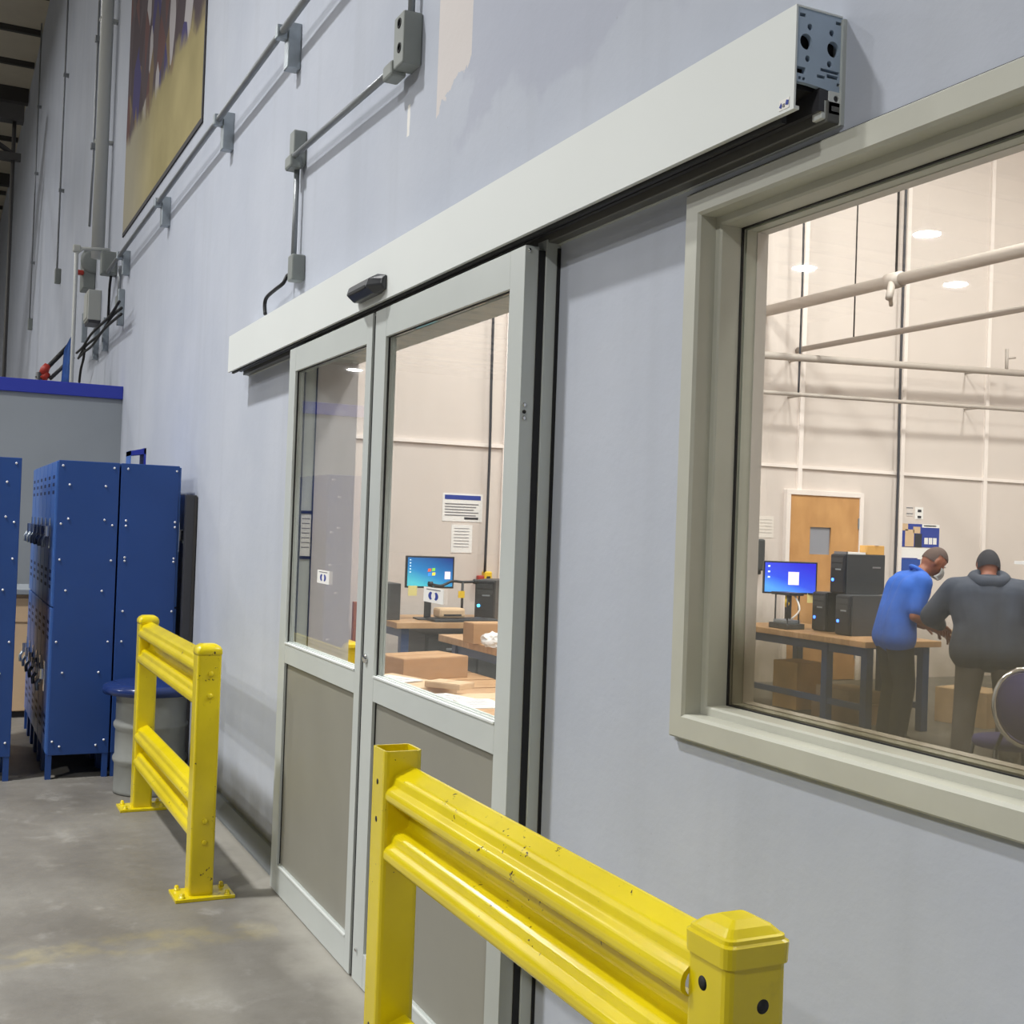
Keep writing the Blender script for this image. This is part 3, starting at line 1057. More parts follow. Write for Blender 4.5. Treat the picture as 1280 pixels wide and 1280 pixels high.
LA = locker((-7.45, -0.805, 0), 'blue two-tier metal locker at the open end of the row with chrome latches', None)
proto = LA
for q in range(1, 6):
    c = copy_tree(proto)
    c.location.x -= 0.306 * q
    no_rivets(c)
    tag(c, ('second', 'third', 'fourth', 'fifth', 'last')[q - 1] + ' blue two-tier locker from the open end of the row with chrome latches', 'locker', 'lockers along the row with chrome latches')
for q in range(3):
    c = copy_tree(proto)
    c.location = (-7.45 - 0.306 * q, -0.452 + 0.004, 0)
    # back row, turned to stand back to back against the first row
    c.location = (-7.45 - 0.303 - 0.306 * q, -0.443 + 0.352, 0)
    c.rotation_euler.z = math.pi
    no_rivets(c)
    tag(c, 'blue metal locker back to back with the latched row, beside the wall' if q == 0 else 'blue metal locker hidden deeper in the row along the wall', 'locker',
        None if q == 0 else 'back row lockers behind the end one')
for q in range(4):
    c = copy_tree(proto)
    c.location = (-7.47 - 0.306 * q, -0.992 - 0.352, 0)
    if q:
        no_rivets(c)
    tag(c, 'blue metal locker across the narrow gap from the latched row' if q == 0 else 'blue metal locker behind another across the narrow gap', 'locker',
        None if q == 0 else 'lockers across the gap')
# rivets for the turned locker sit on its other side: a fresh set on the exposed end
bm = bmesh.new()
for yy in (-0.405, -0.12):
    for zz in (0.22, 0.80, 0.98, 1.28, 1.30, 1.49, 1.52, 1.83):
        bmesh.ops.create_icosphere(bm, subdivisions=1, radius=0.0075, matrix=Matrix.Translation((-7.449, yy, zz)))
turned = [o for o in COL.objects if o.get('label', '').startswith('blue metal locker back to back')][0]
me = bpy.data.meshes.new('rivets')
bm.to_mesh(me)
bm.free()
me.transform((Matrix.Translation(turned.location) @ Matrix.Rotation(math.pi, 4, 'Z')).inverted())
rv = bpy.data.objects.new('rivets', me)
COL.objects.link(rv)
me.materials.append(m_rivet)
rv.parent = turned
rv['kind'] = 'stuff'

# small blue open tray on top of the lockers
bt = thing('blue_tray', (-7.60, -0.33, LZ1), 'small blue open-ended box standing on top of a locker', 'box')
yA, yB, zA, zB = -0.375, -0.282, LZ1, 1.968
box('tray_side', -7.78, -7.60, yA, yA + 0.004, zA, zB - 0.02, m_bluedoor, bt)
box('tray_side', -7.78, -7.60, yB - 0.012, yB, zA, zB, m_blueband, bt)
box('tray_floor', -7.78, -7.60, yA, yB, zA, zA + 0.006, m_bluedark, bt)
prism('tray_top', [(yA, zB - 0.022), (yB, zB), (yB, zB - 0.035), (yA, zB - 0.05)], 0, -7.78, -7.60, m_blueband, bt)
# charcoal panel leaning by the wall
cp = thing('charcoal_panel', (-7.41, -0.035, 0), 'tall charcoal metal panel standing between lockers and wall', 'panel')
box('sheet', -7.44, -7.38, -0.068, -0.006, 0.0, 1.69, m_charcoal, cp, 0.004)
box('edge_fold', -7.382, -7.374, -0.020, -0.006, 0.02, 1.68, m_joist, cp)

# drum with blue lid
dr = thing('steel_drum', (-7.02, -0.285, 0), 'grey ribbed steel drum with a glossy blue lid behind the guard', 'drum')
prof_d = [(0.185, 0.0), (0.195, 0.006), (0.192, 0.02)]
for zz in (0.19, 0.38):
    prof_d += [(0.192, zz - 0.025), (0.203, zz - 0.008), (0.203, zz + 0.008), (0.192, zz + 0.025)]
prof_d += [(0.192, 0.54), (0.2, 0.552), (0.196, 0.565)]
lathe('drum_body', prof_d, (-7.02, -0.285, 0), m_drum, dr, 36)
lathe('lid', [(0.235, 0.552), (0.266, 0.558), (0.272, 0.580), (0.262, 0.602), (0.20, 0.618), (0.05, 0.622)], (-7.02, -0.285, 0), m_lid, dr, 36)

# ------------------------------------------------------------------ partition and things above it
pt = thing('partition_wall', (-10.9, -1.5, 0), 'low grey partition wall with a royal blue top band behind the lockers', 'partition')
box('panel_board', -11.02, -10.90, -2.6, 0.0, 0.0, 2.60, m_part, pt)
box('top_band', -11.05, -10.87, -2.6, 0.0, 2.56, 2.672, m_blueband, pt, 0.004)

# banner on the wall
BX0, BX1, BZ0, BZ1 = -11.28, -7.72, 4.09, 7.0
bn = thing('photo_banner', (BX0, -0.01, BZ0), 'large faded photo banner with a crowd on a tan floor, on the wall', 'banner')
o = box('print_sheet', BX0, BX1, -0.008, 0.0, BZ0, BZ1, m_poster, bn)
boxes('border_edge', [(BX1, BX1 + 0.03, -0.010, 0.0, BZ0, BZ1), (BX0, BX1 + 0.03, -0.010, 0.0, BZ0 - 0.035, BZ0)], m_inkdark, bn)

# long conduit on strut brackets, high on the wall
cz = on(280, 140, 1, -0.085).z - 0.015
c1 = thing('strut_conduit', (-7.5, -0.07, cz), 'long grey conduit on strut brackets running along the wall under the banner', 'conduit')
tube('pipe', [(-11.6, -0.085, cz + 0.015), (-2.6, -0.085, cz + 0.015)], 0.017, m_conduit, c1, 10)
for (px, py) in ((367, 45), (285, 153), (208, 243), (158, 318)):
    q = on(px, py, 1, -0.03)
    box('strut_bracket', q.x - 0.035, q.x + 0.035, -0.062, 0.0, cz - 0.15, cz + 0.06, m_steel, c1, 0.004)
    box('pipe_clamp', q.x - 0.022, q.x + 0.022, -0.112, -0.058, cz - 0.02, cz + 0.045, m_steel, c1, 0.006)
for xx in (-4.15, -2.9):
    box('strut_bracket', xx - 0.035, xx + 0.035, -0.062, 0.0, cz - 0.15, cz + 0.06, m_steel, c1, 0.004)

# door feed conduit: drop, boxes, run, drop, box
c2 = thing('feed_conduit', (-4.7, -0.03, 2.65), 'thin grey conduit stepping down the wall from box to box to the header', 'conduit')
p1 = on(512, 45, 1, -0.03)
p1b = on(503, 86, 1, -0.03)
p2 = on(372, 192, 1, -0.03)
p3 = on(370, 338, 1, -0.03)
tube('pipe', [(p1.x + 0.01, -0.03, p1.z), (p1.x + 0.01, -0.03, 4.4)], 0.013, m_conduit, c2, 8)
tube('pipe', [(p1b.x, -0.055, 3.135), (p2.x + 0.02, -0.055, 3.175)], 0.013, m_conduit, c2, 8)
tube('pipe', [(p2.x, -0.03, 3.15), (p2.x, -0.03, p3.z)], 0.013, m_conduit, c2, 8)


def jbox(parent, xc, z0, z1, w_, dep, holes_, nm='junction_box'):
    b = box(nm, xc - w_ / 2, xc + w_ / 2, -dep, 0.0, z0, z1, m_boxgrey, parent, 0.006)
    for (dx, dz, r_) in holes_:
        lathe('knockout', [(r_, 0.0), (r_, -0.002), (r_ * 0.75, -0.003), (r_ * 0.7, 0.0)], (xc + dx, -dep, dz), m_dark, b, 14, 1)
    return b


jbox(c2, p1.x, 3.115, 3.295, 0.098, 0.07, ((0.005, 3.262, 0.018), (0.012, 3.175, 0.018)))
box('elbow_fitting', p1b.x - 0.075, p1b.x + 0.02, -0.078, -0.02, 3.10, 3.155, m_boxgrey, c2, 0.01)
jbox(c2, p2.x + 0.005, 3.14, 3.295, 0.075, 0.06, ())
box('elbow_fitting', p2.x - 0.05, p2.x + 0.05, -0.075, -0.02, 3.125, 3.185, m_boxgrey, c2, 0.01)
jbox(c2, p3.x + 0.005, p3.z - 0.05, p3.z + 0.065, 0.075, 0.06, ())
wr = [on(360, 344, 1, -0.03), on(354, 354, 1, -0.05), on(344, 362, 1, -0.06), on(334, 371, 1, -0.06), on(331, 380, 1, -0.06), on(331.5, 393, 1, -0.06)]
tube('black_wire', smooth_pts([(p3.x - 0.02, -0.03, p3.z - 0.03)] + wr, 5), 0.009, m_black, c2, 8)

# downspout pipe and the cluster of boxes far along the wall
PXW = on(127, 200, 1, -0.10).x
dp = thing('downspout_pipe', (PXW, -0.1, 3.9), 'fat pale vertical pipe running up the wall beyond the banner', 'pipe')
tube('pipe', [(PXW, -0.10, 4.05), (PXW, -0.10, 10.3)], 0.062, m_whitepipe, dp, 16)
for zz in (5.2, 6.4, 7.8):
    box('pipe_strap', PXW - 0.07, PXW + 0.02, -0.168, 0.0, zz - 0.012, zz + 0.012, m_whitepipe, dp, 0.004)
tc = thing('thin_conduit', (PXW - 0.55, -0.06, 4.2), 'thin conduit with clamps climbing beside the fat pale pipe', 'conduit')
tcx = on(116.5, 200, 1, -0.12).x
tube('pipe', [(tcx - 0.1, -0.12, 4.5), (tcx, -0.12, 5.1), (tcx, -0.12, 10.3)], 0.012, m_conduit, tc, 8)
for zz in (5.3, 6.4, 7.1):
    box('pipe_strap', tcx - 0.03, tcx + 0.03, -0.15, 0.0, zz - 0.03, zz + 0.03, m_conduit, tc, 0.004)


def wallrect(px0, px1, py0, py1, pxw=None, X=None):
    """box standing out from the wall: its near face spans the pixels, X from where that face meets the wall"""
    if X is None:
        X = on(pxw or px1, (py0 + py1) / 2, 1, 0.0).x
    xm, ym = (px0 + px1) / 2, (py0 + py1) / 2
    return X, on(px0, ym, 0, X).y, min(0.0, on(px1, ym, 0, X).y), on(xm, py1, 0, X).z, on(xm, py0, 0, X).z


X, y0, y1, z0, z1 = wallrect(104, 121, 313, 361, X=-13.35)
eb = thing('disconnect_box', (X, 0, z0), 'tall grey electrical disconnect box with red lever behind the fat pipe', 'electrical box')
box('case', X - 0.3, X, y0, y1, z0, z1, m_boxgrey, eb, 0.012)
lathe('cover_boss', [(0.12, 0.0), (0.12, 0.02), (0.09, 0.03)], (X - 0.005, y0 + 0.09, z0 + (z1 - z0) * 0.7), m_boxgrey, eb, 20, 0)
box('red_lever', X - 0.06, X + 0.02, y0 - 0.08, y0 + 0.01, z0 + (z1 - z0) * 0.34, z0 + (z1 - z0) * 0.46, m_red, eb, 0.015)
box('wall_mount', X - 0.3, X - 0.02, y1 - 0.01, 0.0, z0 + 0.1, z1 - 0.1, m_boxgrey, eb)
X, y0, y1, z0, z1 = wallrect(127, 147, 314, 343)
eb = thing('square_junction_box', (X, 0, z0), 'square grey junction box where the long strut conduit ends', 'electrical box')
box('case', X - 0.12, X, y0, 0.0, z0, z1, m_boxgrey, eb, 0.008)
box('cover', X - 0.005, X + 0.006, y0 + 0.015, y1 - 0.015, z0 + 0.02, z1 - 0.02, m_boxgrey, eb, 0.003)
ca_ = [on(139, 342, 0, X - 0.05), on(137, 360, 0, X - 0.2), on(136, 380, 0, X - 0.35), on(135, 398, 0, X - 0.5)]
tube('cable', smooth_pts(ca_, 6), 0.012, m_black, eb, 8)
X, y0, y1, z0, z1 = wallrect(110, 129.5, 362, 400, X=-12.75)
eb = thing('pale_enclosure', (X, 0, z0), 'pale grey metal enclosure box under the fat vertical pipe', 'electrical box')
box('case', X - 0.35, X, y0, 0.0, z0, z1, m_boxlight, eb, 0.008)
box('bottom_lip', X - 0.33, X - 0.01, y0 + 0.01, y1, z0 - 0.03, z0 + 0.01, m_charcoal, eb)
box('door_panel', X - 0.32, X - 0.03, y0 - 0.008, y0 + 0.004, z0 + 0.02, z1 - 0.02, m_boxlight, eb, 0.003)
# pole with bent top
pp = on(96, 310, 1, -0.35)
po = thing('bent_pole', (pp.x, -0.35, 0), 'thin pale pole with a bent top standing against the wall behind partition', 'pole')
tube('upright', [(pp.x, -0.35, 0.0), (pp.x, -0.35, pp.z - 0.05), (pp.x, -0.30, pp.z), (pp.x, -0.06, pp.z + 0.02)], 0.018, m_whitepipe, po, 10)
box('foot', pp.x - 0.12, pp.x + 0.12, -0.47, -0.23, 0.0, 0.012, m_steel, po)
box('corner_fitting', pp.x - 0.03, pp.x + 0.03, -0.385, -0.315, pp.z - 0.04, pp.z + 0.03, m_boxlight, po, 0.015)
# cable bundle on brackets
cb = thing('cable_bundle', (-13, -0.1, 3.4), 'bundle of dark cables on small wall brackets under the pale enclosure', 'cables')
ca = [on(152, 385, 1, -0.1), on(140, 398, 1, -0.1), on(128, 412, 1, -0.1), on(116, 425, 1, -0.1), on(106, 436, 1, -0.1), on(98, 446, 1, -0.1)]
for dz in (0.0, 0.045, -0.04):
    tube('cable', smooth_pts([p + Vector((0, -0.02 * (dz > 0), dz * 0.8 + 0.02 * math.sin(i_ * 2.1 + dz * 50))) for i_, p in enumerate(ca)], 4), 0.013, m_black, cb, 6)
tube('cable', smooth_pts([on(106, 436, 1, -0.1), on(104, 450, 1, -0.1), on(101, 462, 1, -0.1), on(99, 478, 1, -0.1)], 5), 0.013, m_black, cb, 6)
for (px, py) in ((149, 384), (130, 418), (118, 430), (104, 410)):
    q = on(px, py, 1, -0.04)
    box('bracket', q.x - 0.03, q.x + 0.03, -0.055, 0.0, q.z - 0.16, q.z + 0.16, m_steel, cb, 0.005)
sb = thing('grey_switch_box', (-11.5, 0, 3.3), 'small grey switch box on wall above the cable bundle end', 'electrical box')
X, y0, y1, z0, z1 = wallrect(145.5, 152.5, 369, 388)
box('case', X - 0.1, X, y0, 0.0, z0, z1, m_boxgrey, sb, 0.006)
tube('pipe', [(X - 0.04, y0 / 2, z1 - 0.02), (X - 0.04, y0 / 2, z1 + 0.27)], 0.016, m_conduit, sb, 8)

# blue cloth, red clamp and black arm above the partition
ar = thing('boom_arm', (-13.2, -0.7, 0), 'black boom arm with red clamp on a stand behind the partition', 'boom arm')
AX = -12.2
a0, a1 = on(46, 473, 0, AX), on(90, 428, 0, AX)
tube('arm', [a0, a1], 0.022, m_black, ar, 8)
a2, a3 = on(62, 474, 0, AX), on(92, 446, 0, AX)
tube('arm', [a2, a3], 0.018, m_charcoal, ar, 8)
tube('stand', [(AX, a0.y + 0.02, 0.0), (AX, a0.y + 0.02, a0.z + 0.06)], 0.03, m_charcoal, ar, 8)
tube('stand', [(AX, a1.y, 0.0), (AX, a1.y, a1.z)], 0.022, m_charcoal, ar, 8)
bm = bmesh.new()
q0, q1 = on(52, 468, 0, AX), on(60, 456, 0, AX)
add_tube(bm, [q0, (q0 + q1) / 2, q1], [0.03, 0.042, 0.03], 8)
add_tube(bm, [on(53, 474, 0, AX), on(60, 466, 0, AX)], [0.042, 0.03], 8)
frombm('red_clamp', bm, m_red, ar, True)
bc = thing('hanging_cloth', (AX, -0.5, 2.67), 'light blue cloth hanging from the boom arm above partition', 'cloth')
bm = bmesh.new()
top = [on(x_, y_, 0, AX + 0.03) for x_, y_ in ((84, 433), (87, 427), (91, 419))]
rows = []
for s_ in range(7):
    t = s_ / 6
    L_ = on(80 - 4 * t, 437 + 42 * t, 0, AX + 0.03)
    Rr = on(89.5 - 3.5 * t, 419 + 60 * t, 0, AX + 0.03)
    row = []
    for u_ in range(7):
        f_ = u_ / 6
        p = L_.lerp(Rr, f_)
        p.x += 0.008 * math.sin(f_ * 9 + t * 2)
        row.append(bm.verts.new(p))
    rows.append(row)
for A, B in zip(rows, rows[1:]):
    for u_ in range(6):
        bm.faces.new((A[u_], A[u_ + 1], B[u_ + 1], B[u_]))
bmesh.ops.solidify(bm, geom=bm.faces[:], thickness=0.006)
frombm('cloth', bm, m_cloth, bc, True)

# drop conduits far down the wall
for (pxa, pya, pxb, pyb, lab) in ((73, 60, 70, 345, 'thin conduit dropping to a small outlet box far along the wall'),
                                  (40, 130, 36, 405, 'thin conduit dropping to an outlet box furthest along the wall')):
    b_ = on(pxb, pyb, 1, -0.06)
    od = thing('drop_conduit', (b_.x, 0, b_.z), lab, 'conduit')
    tube('pipe', [(b_.x, -0.05, b_.z), (b_.x, -0.05, 10.3)], 0.012, m_conduit, od, 8)
    box('outlet_box', b_.x - 0.06, b_.x + 0.06, -0.075, 0.0, b_.z - 0.1, b_.z + 0.1, m_boxgrey, od, 0.01)
    for zz in (6.0, 7.6, 8.8):
        box('pipe_strap', b_.x - 0.03, b_.x + 0.03, -0.07, 0.0, zz - 0.02, zz + 0.02, m_conduit, od)
# beige desk glimpsed between the lockers
dk = thing('beige_cabinet', (-9.9, -0.95, 0), 'small beige cabinet glimpsed in the gap between lockers and partition', 'cabinet')
box('carcass', -10.4, -9.75, -1.25, -0.72, 0.05, 0.93, m_cardlight, dk, 0.006)
box('worktop', -10.45, -9.70, -1.3, -0.68, 0.93, 0.97, m_part, dk, 0.004)
box('drawer', -9.752, -9.742, -1.2, -0.77, 0.72, 0.9, m_cardlight, dk, 0.004)
box('plinth', -10.38, -9.77, -1.22, -0.75, 0.0, 0.06, m_dark, dk)

# ================================================================== LAMPS
def high_bay(x, y, z, watts, col, rad, label, group, hang, spread=180):
    t = thing('high_bay_lamp', (x, y, z), label, 'ceiling lamp', group)
    lathe('shade', [(rad * 0.35, 0.42), (rad * 0.4, 0.2), (rad * 1.08, 0.04), (rad * 1.12, 0.03), (rad * 1.05, 0.025)], (x, y, z), m_steel, t, 24)
    tube('hanger', [(x, y, z + 0.4), (x, y, hang)], 0.012, m_steel, t, 6)
    ld = bpy.data.lights.new('lamp_light', 'AREA')
    ld.shape = 'DISK'
    ld.size = rad * 2
    ld.energy = watts
    ld.spread = R(spread)
    ld.color = col
    lo = bpy.data.objects.new('lamp_light', ld)
    COL.objects.link(lo)
    lo.parent = t
    return t


for (x, y, z, e_, sp_) in HALL_LAMPS:
    high_bay(x, y, z, e_, (1.0, 0.998, 0.985), 0.32, 'round steel high bay lamp under the hall roof, added fill lamps included', 'hall high bay lamps', 10.33, sp_)
for (x, y, z, e_) in ROOM_LAMPS:
    high_bay(x, y, z, e_, (1.0, 0.972, 0.945), 0.4, 'round steel high bay lamp under the workshop ceiling, an added fill included', 'workshop high bay lamps', 8.12)

# ================================================================== WORKSHOP
# oak door in the far wall
da, db = on(980, 612, 0, RX), on(1076, 617, 0, RX)
dy0, dy1 = da.y, db.y
d3 = thing('door_3', (RX, dy0, 0), 'oak workshop door with a small wired window in a pale frame', 'door', kind='structure')
box('frame_jamb', RX, RX + 0.06, dy0, dy0 + 0.055, 0.0, 2.041, m_roomtrim, d3, 0.003)
box('frame_jamb', RX, RX + 0.06, dy1 - 0.055, dy1, 0.0, 2.041, m_roomtrim, d3, 0.003)
box('frame_head', RX, RX + 0.06, dy0, dy1, 2.04, 2.095, m_roomtrim, d3, 0.003)
ly0, ly1 = on(1011, 680, 0, RX + 0.03).y, on(1037, 680, 0, RX + 0.03).y
lz0, lz1 = on(1022, 693, 0, RX + 0.03).z, on(1022, 659, 0, RX + 0.03).z
holed_plate('leaf', rect(dy0 + 0.055, dy1 - 0.055, 0.01, 2.04), [rect(ly0, ly1, lz0, lz1)], 0, RX + 0.005, RX + 0.045, m_doorwood, d3)
box('vision_pane', RX + 0.018, RX + 0.026, ly0 - 0.005, ly1 + 0.005, lz0 - 0.005, lz1 + 0.005, mat('wired_glass', S(150, 152, 160), 0.15), d3)
for zz in (0.3, 1.75):
    box('hinge', RX + 0.04, RX + 0.056, dy1 - 0.07, dy1 - 0.045, zz - 0.06, zz + 0.06, m_steel, d3)
lathe('knob', [(0.012, 0.0), (0.012, 0.04), (0.028, 0.045), (0.028, 0.075), (0.012, 0.085)], (RX + 0.045, dy0 + 0.12, 1.0), m_steel, d3, 14, 0)


def wall_sheet(name, px0, py0, px1, py1, label, cat='notice', m=None, X=RX, parts=()):
    a, b = on(px0, (py0 + py1) / 2, 0, X + 0.004), on(px1, (py0 + py1) / 2, 0, X + 0.004)
    c, d = on((px0 + px1) / 2, py0, 0, X + 0.004), on((px0 + px1) / 2, py1, 0, X + 0.004)
    y0, y1, z0, z1 = a.y, b.y, d.z, c.z
    t = thing(name, (X, y0, z0), label, cat)
    box('sheet', X, X + 0.004, y0, y1, z0, z1, m or m_paper, t)
    for (u0, u1, v0, v1, mm, nm) in parts:
        box(nm, X + 0.003, X + 0.006, y0 + (y1 - y0) * u0, y0 + (y1 - y0) * u1, z1 - (z1 - z0) * v1, z1 - (z1 - z0) * v0, mm, t)
    return t


lines = [(0.06, 0.9 - 0.06 * (k % 3), 0.36 + 0.1 * k, 0.40 + 0.1 * k, m_ink, 'print_line') for k in range(5)]
wall_sheet('wall_notice', 553, 617, 603, 652, 'white notice with a blue heading on the cream wall above the monitor',
           parts=[(0.05, 0.95, 0.06, 0.22, m_inkblue, 'heading')] + lines + [(0.55, 0.9, 0.84, 0.92, m_inkdark, 'print_line')])
wall_sheet('wall_notice', 564, 656, 590, 691, 'small creased white sheet below the notice with blue heading',
           parts=[(0.12, 0.85, 0.12 + 0.11 * k, 0.14 + 0.11 * k, m_ink, 'print_line') for k in range(7)])
wall_sheet('wall_poster', 1119, 655, 1174, 684, 'blue poster with a pale figure and white letters behind the bald man', 'poster', m_inkblue,
           parts=[(0.0, 0.28, 0.0, 0.3, m_cardlight, 'pale_corner'), (0.22, 0.42, 0.25, 0.98, m_cardlight, 'pale_figure'), (0.40, 0.56, 0.12, 0.4, m_cardlight, 'pale_figure'),
                  (0.44, 0.60, 0.42, 1.0, m_inkdark, 'dark_shape'), (0.60, 1.0, 0.0, 0.14, m_paper, 'white_strip'), (0.64, 0.92, 0.04, 0.09, m_ink, 'print_line'),
                  (0.66, 0.74, 0.58, 0.86, m_paper, 'letter'), (0.76, 0.84, 0.58, 0.86, m_paper, 'letter'), (0.86, 0.94, 0.58, 0.86, m_paper, 'letter')])
wall_sheet('wall_sign', 1119, 685, 1174, 699, 'white strip sign under the blue poster', 'sign', m_paper, parts=[(0.0, 0.5, 0.9, 1.0, m_inkblue, 'blue_line')])
wall_sheet('wall_panel', 1119, 699, 1150, 730, 'royal blue panel on the wall behind the bald man', 'panel', mat('royal_blue_panel', S(44, 80, 160), 0.6))
wall_sheet('wall_notice', 943, 645, 967, 672, 'pale sheet of paper on the cream wall beside the oak door', m=mat('cream_paper', S(228, 220, 210), 0.7),
           parts=[(0.1, 0.9, 0.15 + 0.15 * k, 0.18 + 0.15 * k, mat('faint_print', S(196, 188, 180), 0.7), 'print_line') for k in range(5)])
wall_sheet('wall_label', 1133, 633, 1141, 645, 'small pale label with faint lines on the wall above the blue poster', 'label', mat('faint_paper', S(214, 206, 200), 0.7),
           parts=[(0.0, 1.0, 0.1, 0.2, m_ink, 'print_line'), (0.0, 1.0, 0.7, 0.8, m_ink, 'print_line')])
wall_sheet('wall_switch', 1144, 634, 1154, 649, 'white wall switch with two dark dots above the blue poster', 'switch', m_paper,
           parts=[(0.3, 0.75, 0.2, 0.42, m_inkdark, 'dot'), (0.3, 0.75, 0.72, 0.92, m_inkdark, 'dot')])
# dark dispenser by the window edge
q = on(944, 692, 0, RX)
hb = thing('wall_dispenser', (RX, q.y, q.z), 'dark wall dispenser on the cream wall beside the pale sheet', 'dispenser')
box('case', RX, RX + 0.12, q.y - 0.07, q.y + 0.045, q.z - 0.18, q.z + 0.16, m_pc2, hb, 0.02)
box('nozzle', RX + 0.02, RX + 0.09, q.y - 0.04, q.y + 0.02, q.z - 0.22, q.z - 0.17, m_pc, hb, 0.01)

# sprinkler pipes and hangers
sp = thing('sprinkler_pipe', (-8, 6.5, 4.0), 'thick dusty sprinkler pipe with a drop fitting crossing the workshop', 'pipe')
A_, B_ = on(900, 401, 1, 6.5), on(1380, 289, 1, 6.5)
zz_ = (A_.z + B_.z) / 2
tube('pipe', [(-10.49, 6.52, zz_), (3.9, 6.52, zz_)], 0.058, m_pipe, sp, 14)
q = on(1118, 352, 1, 6.52)
lathe('coupling', [(0.075, -0.09), (0.078, 0.0), (0.075, 0.09)], (q.x, 6.52, zz_), m_pipe, sp, 16, 0)
tube('drop_nipple', [(q.x, 6.5, zz_), (q.x + 0.12, 6.35, zz_ - 0.2)], 0.035, m_pipe, sp, 10)
tube('drop_nipple', [(q.x + 0.05, 6.42, zz_ - 0.12), (q.x - 0.12, 6.6, zz_ - 0.2)], 0.02, m_pipe, sp, 8)
tube('hanger', [(q.x + 0.02, 6.52, zz_), (q.x + 0.02, 6.52, 8.1)], 0.012, m_joist, sp, 6)
sp2 = thing('sprinkler_branch', (-8, 7.0, 3.6), 'slimmer dusty pipe running below the thick sprinkler pipe', 'pipe')
C_ = on(1120, 415, 1, 7.0)
tube('pipe', [(-10.49, 7.0, C_.z), (3.9, 7.0, C_.z)], 0.03, m_pipe, sp2, 10)
for xx in (-9.6, -6.0, -2.0):
    tube('hanger', [(xx, 7.0, C_.z), (xx, 7.0, 8.1)], 0.008, m_joist, sp2, 6)
sp3 = thing('wall_pipe', (RX + 0.12, 9, 3.65), 'long dusty pipe along the cream wall with a small upright stub', 'pipe')
e0, e1 = on(955, 444, 0, RX + 0.3), on(1280, 467, 0, RX + 0.3)
dirv = (e1 - e0) / (e1.y - e0.y)
pA = e0 + dirv * (5.4 - e0.y)
pB = e0 + dirv * (12.38 - e0.y)
tube('pipe', [pA, pB], 0.04, m_pipe, sp3, 10)
q = on(1258, 465, 0, RX + 0.3)
tube('stub', [q, q + Vector((0, 0, 0.27))], 0.02, m_pipe, sp3, 8)
tube('stub', [q + Vector((0, 0, 0.16)), q + Vector((0, 0.14, 0.18))], 0.012, m_pipe, sp3, 8)
for yy in (6.9, 9.5, 11.8):
    tube('wall_hook', [(RX, yy, pA.z + dirv.z * (yy - 5.4)), (RX + 0.3, yy, pA.z + dirv.z * (yy - 5.4))], 0.014, m_pipe, sp3, 6)
sp4 = thing('wall_pipe', (RX + 0.12, 9, 3.3), 'thin dusty pipe along the cream wall below the thicker one', 'pipe')
e0, e1 = on(952, 490, 0, RX + 0.3), on(1280, 513, 0, RX + 0.3)
dirv = (e1 - e0) / (e1.y - e0.y)
pA4 = e0 + dirv * (5.4 - e0.y)
tube('pipe', [pA4, e0 + dirv * (12.38 - e0.y)], 0.022, m_pipe, sp4, 10)
for yy in (6.9, 9.5, 11.8):
    tube('wall_hook', [(RX, yy, pA4.z + dirv.z * (yy - 5.4)), (RX + 0.3, yy, pA4.z + dirv.z * (yy - 5.4))], 0.012, m_pipe, sp4, 6)
for k, (pxa, pya, pxb, pyb, r_, lab) in enumerate(((1004, 200, 998, 492, 0.012, 'thin dark hanger rod reaching down to the thin wall pipe'),
                                                   (1132, 150, 1118, 730, 0.016, 'dark vertical cord dropping down the cream wall past the poster'),
                                                   (610, 330, 606, 716, 0.014, 'dark power cord hanging down the cream wall to the yellow socket'))):
    b_ = on(pxb, pyb, 0, RX + 0.28 if k < 1 else RX + 0.06)
    hr = thing('drop_line', (b_.x, b_.y, b_.z), lab, 'cord')
    tube('cord', smooth_pts([(b_.x, b_.y, b_.z), (b_.x, b_.y + 0.006, b_.z + 1.2), (b_.x, b_.y - 0.006, b_.z + 2.5), (b_.x, b_.y, 8.1)], 5), r_, m_charcoal, hr, 6)


# ---------------------------------------------------------------- benches
def bench(name, x0, x1, y0, y1, z, label, legs, m_top=None, thick=0.05):
    t = thing(name, ((x0 + x1) / 2, (y0 + y1) / 2, 0), label, 'workbench')
    box('bench_top', x0, x1, y0, y1, z - thick, z, m_top or m_wood, t, 0.004)
    for lx, ly in legs:
        box('leg', lx - 0.035, lx + 0.035, ly - 0.035, ly + 0.035, 0.0, z - thick + 0.005, m_bluesteel, t, 0.003)
    xs = sorted(set(l_[0] for l_ in legs))
    ys = sorted(set(l_[1] for l_ in legs))
    for ly in ys:
        box('stretcher', xs[0], xs[-1], ly - 0.02, ly + 0.02, 0.18, 0.23, m_bluesteel, t)
        box('apron', xs[0], xs[-1], ly - 0.02, ly + 0.02, z - thick - 0.08, z - thick + 0.003, m_bluesteel, t)
    return t


# bench seen through the window
b1 = bench('workbench', -9.25, -7.42, 5.30, 6.12, 0.75, 'wood-topped bench with blue legs carrying stacked computers beside the bald man',
           [(-9.1, 5.40), (-7.98, 5.28 + 0.12), (-7.50, 5.40), (-9.1, 6.0), (-7.98, 6.0), (-7.50, 6.0)])
b2 = bench('workbench', -6.62, -4.2, 5.72, 6.5, 0.75, 'wood-topped bench in front of the man in the charcoal hoodie',
           [(-6.5, 5.82), (-4.35, 5.82), (-6.5, 6.4), (-4.35, 6.4)])
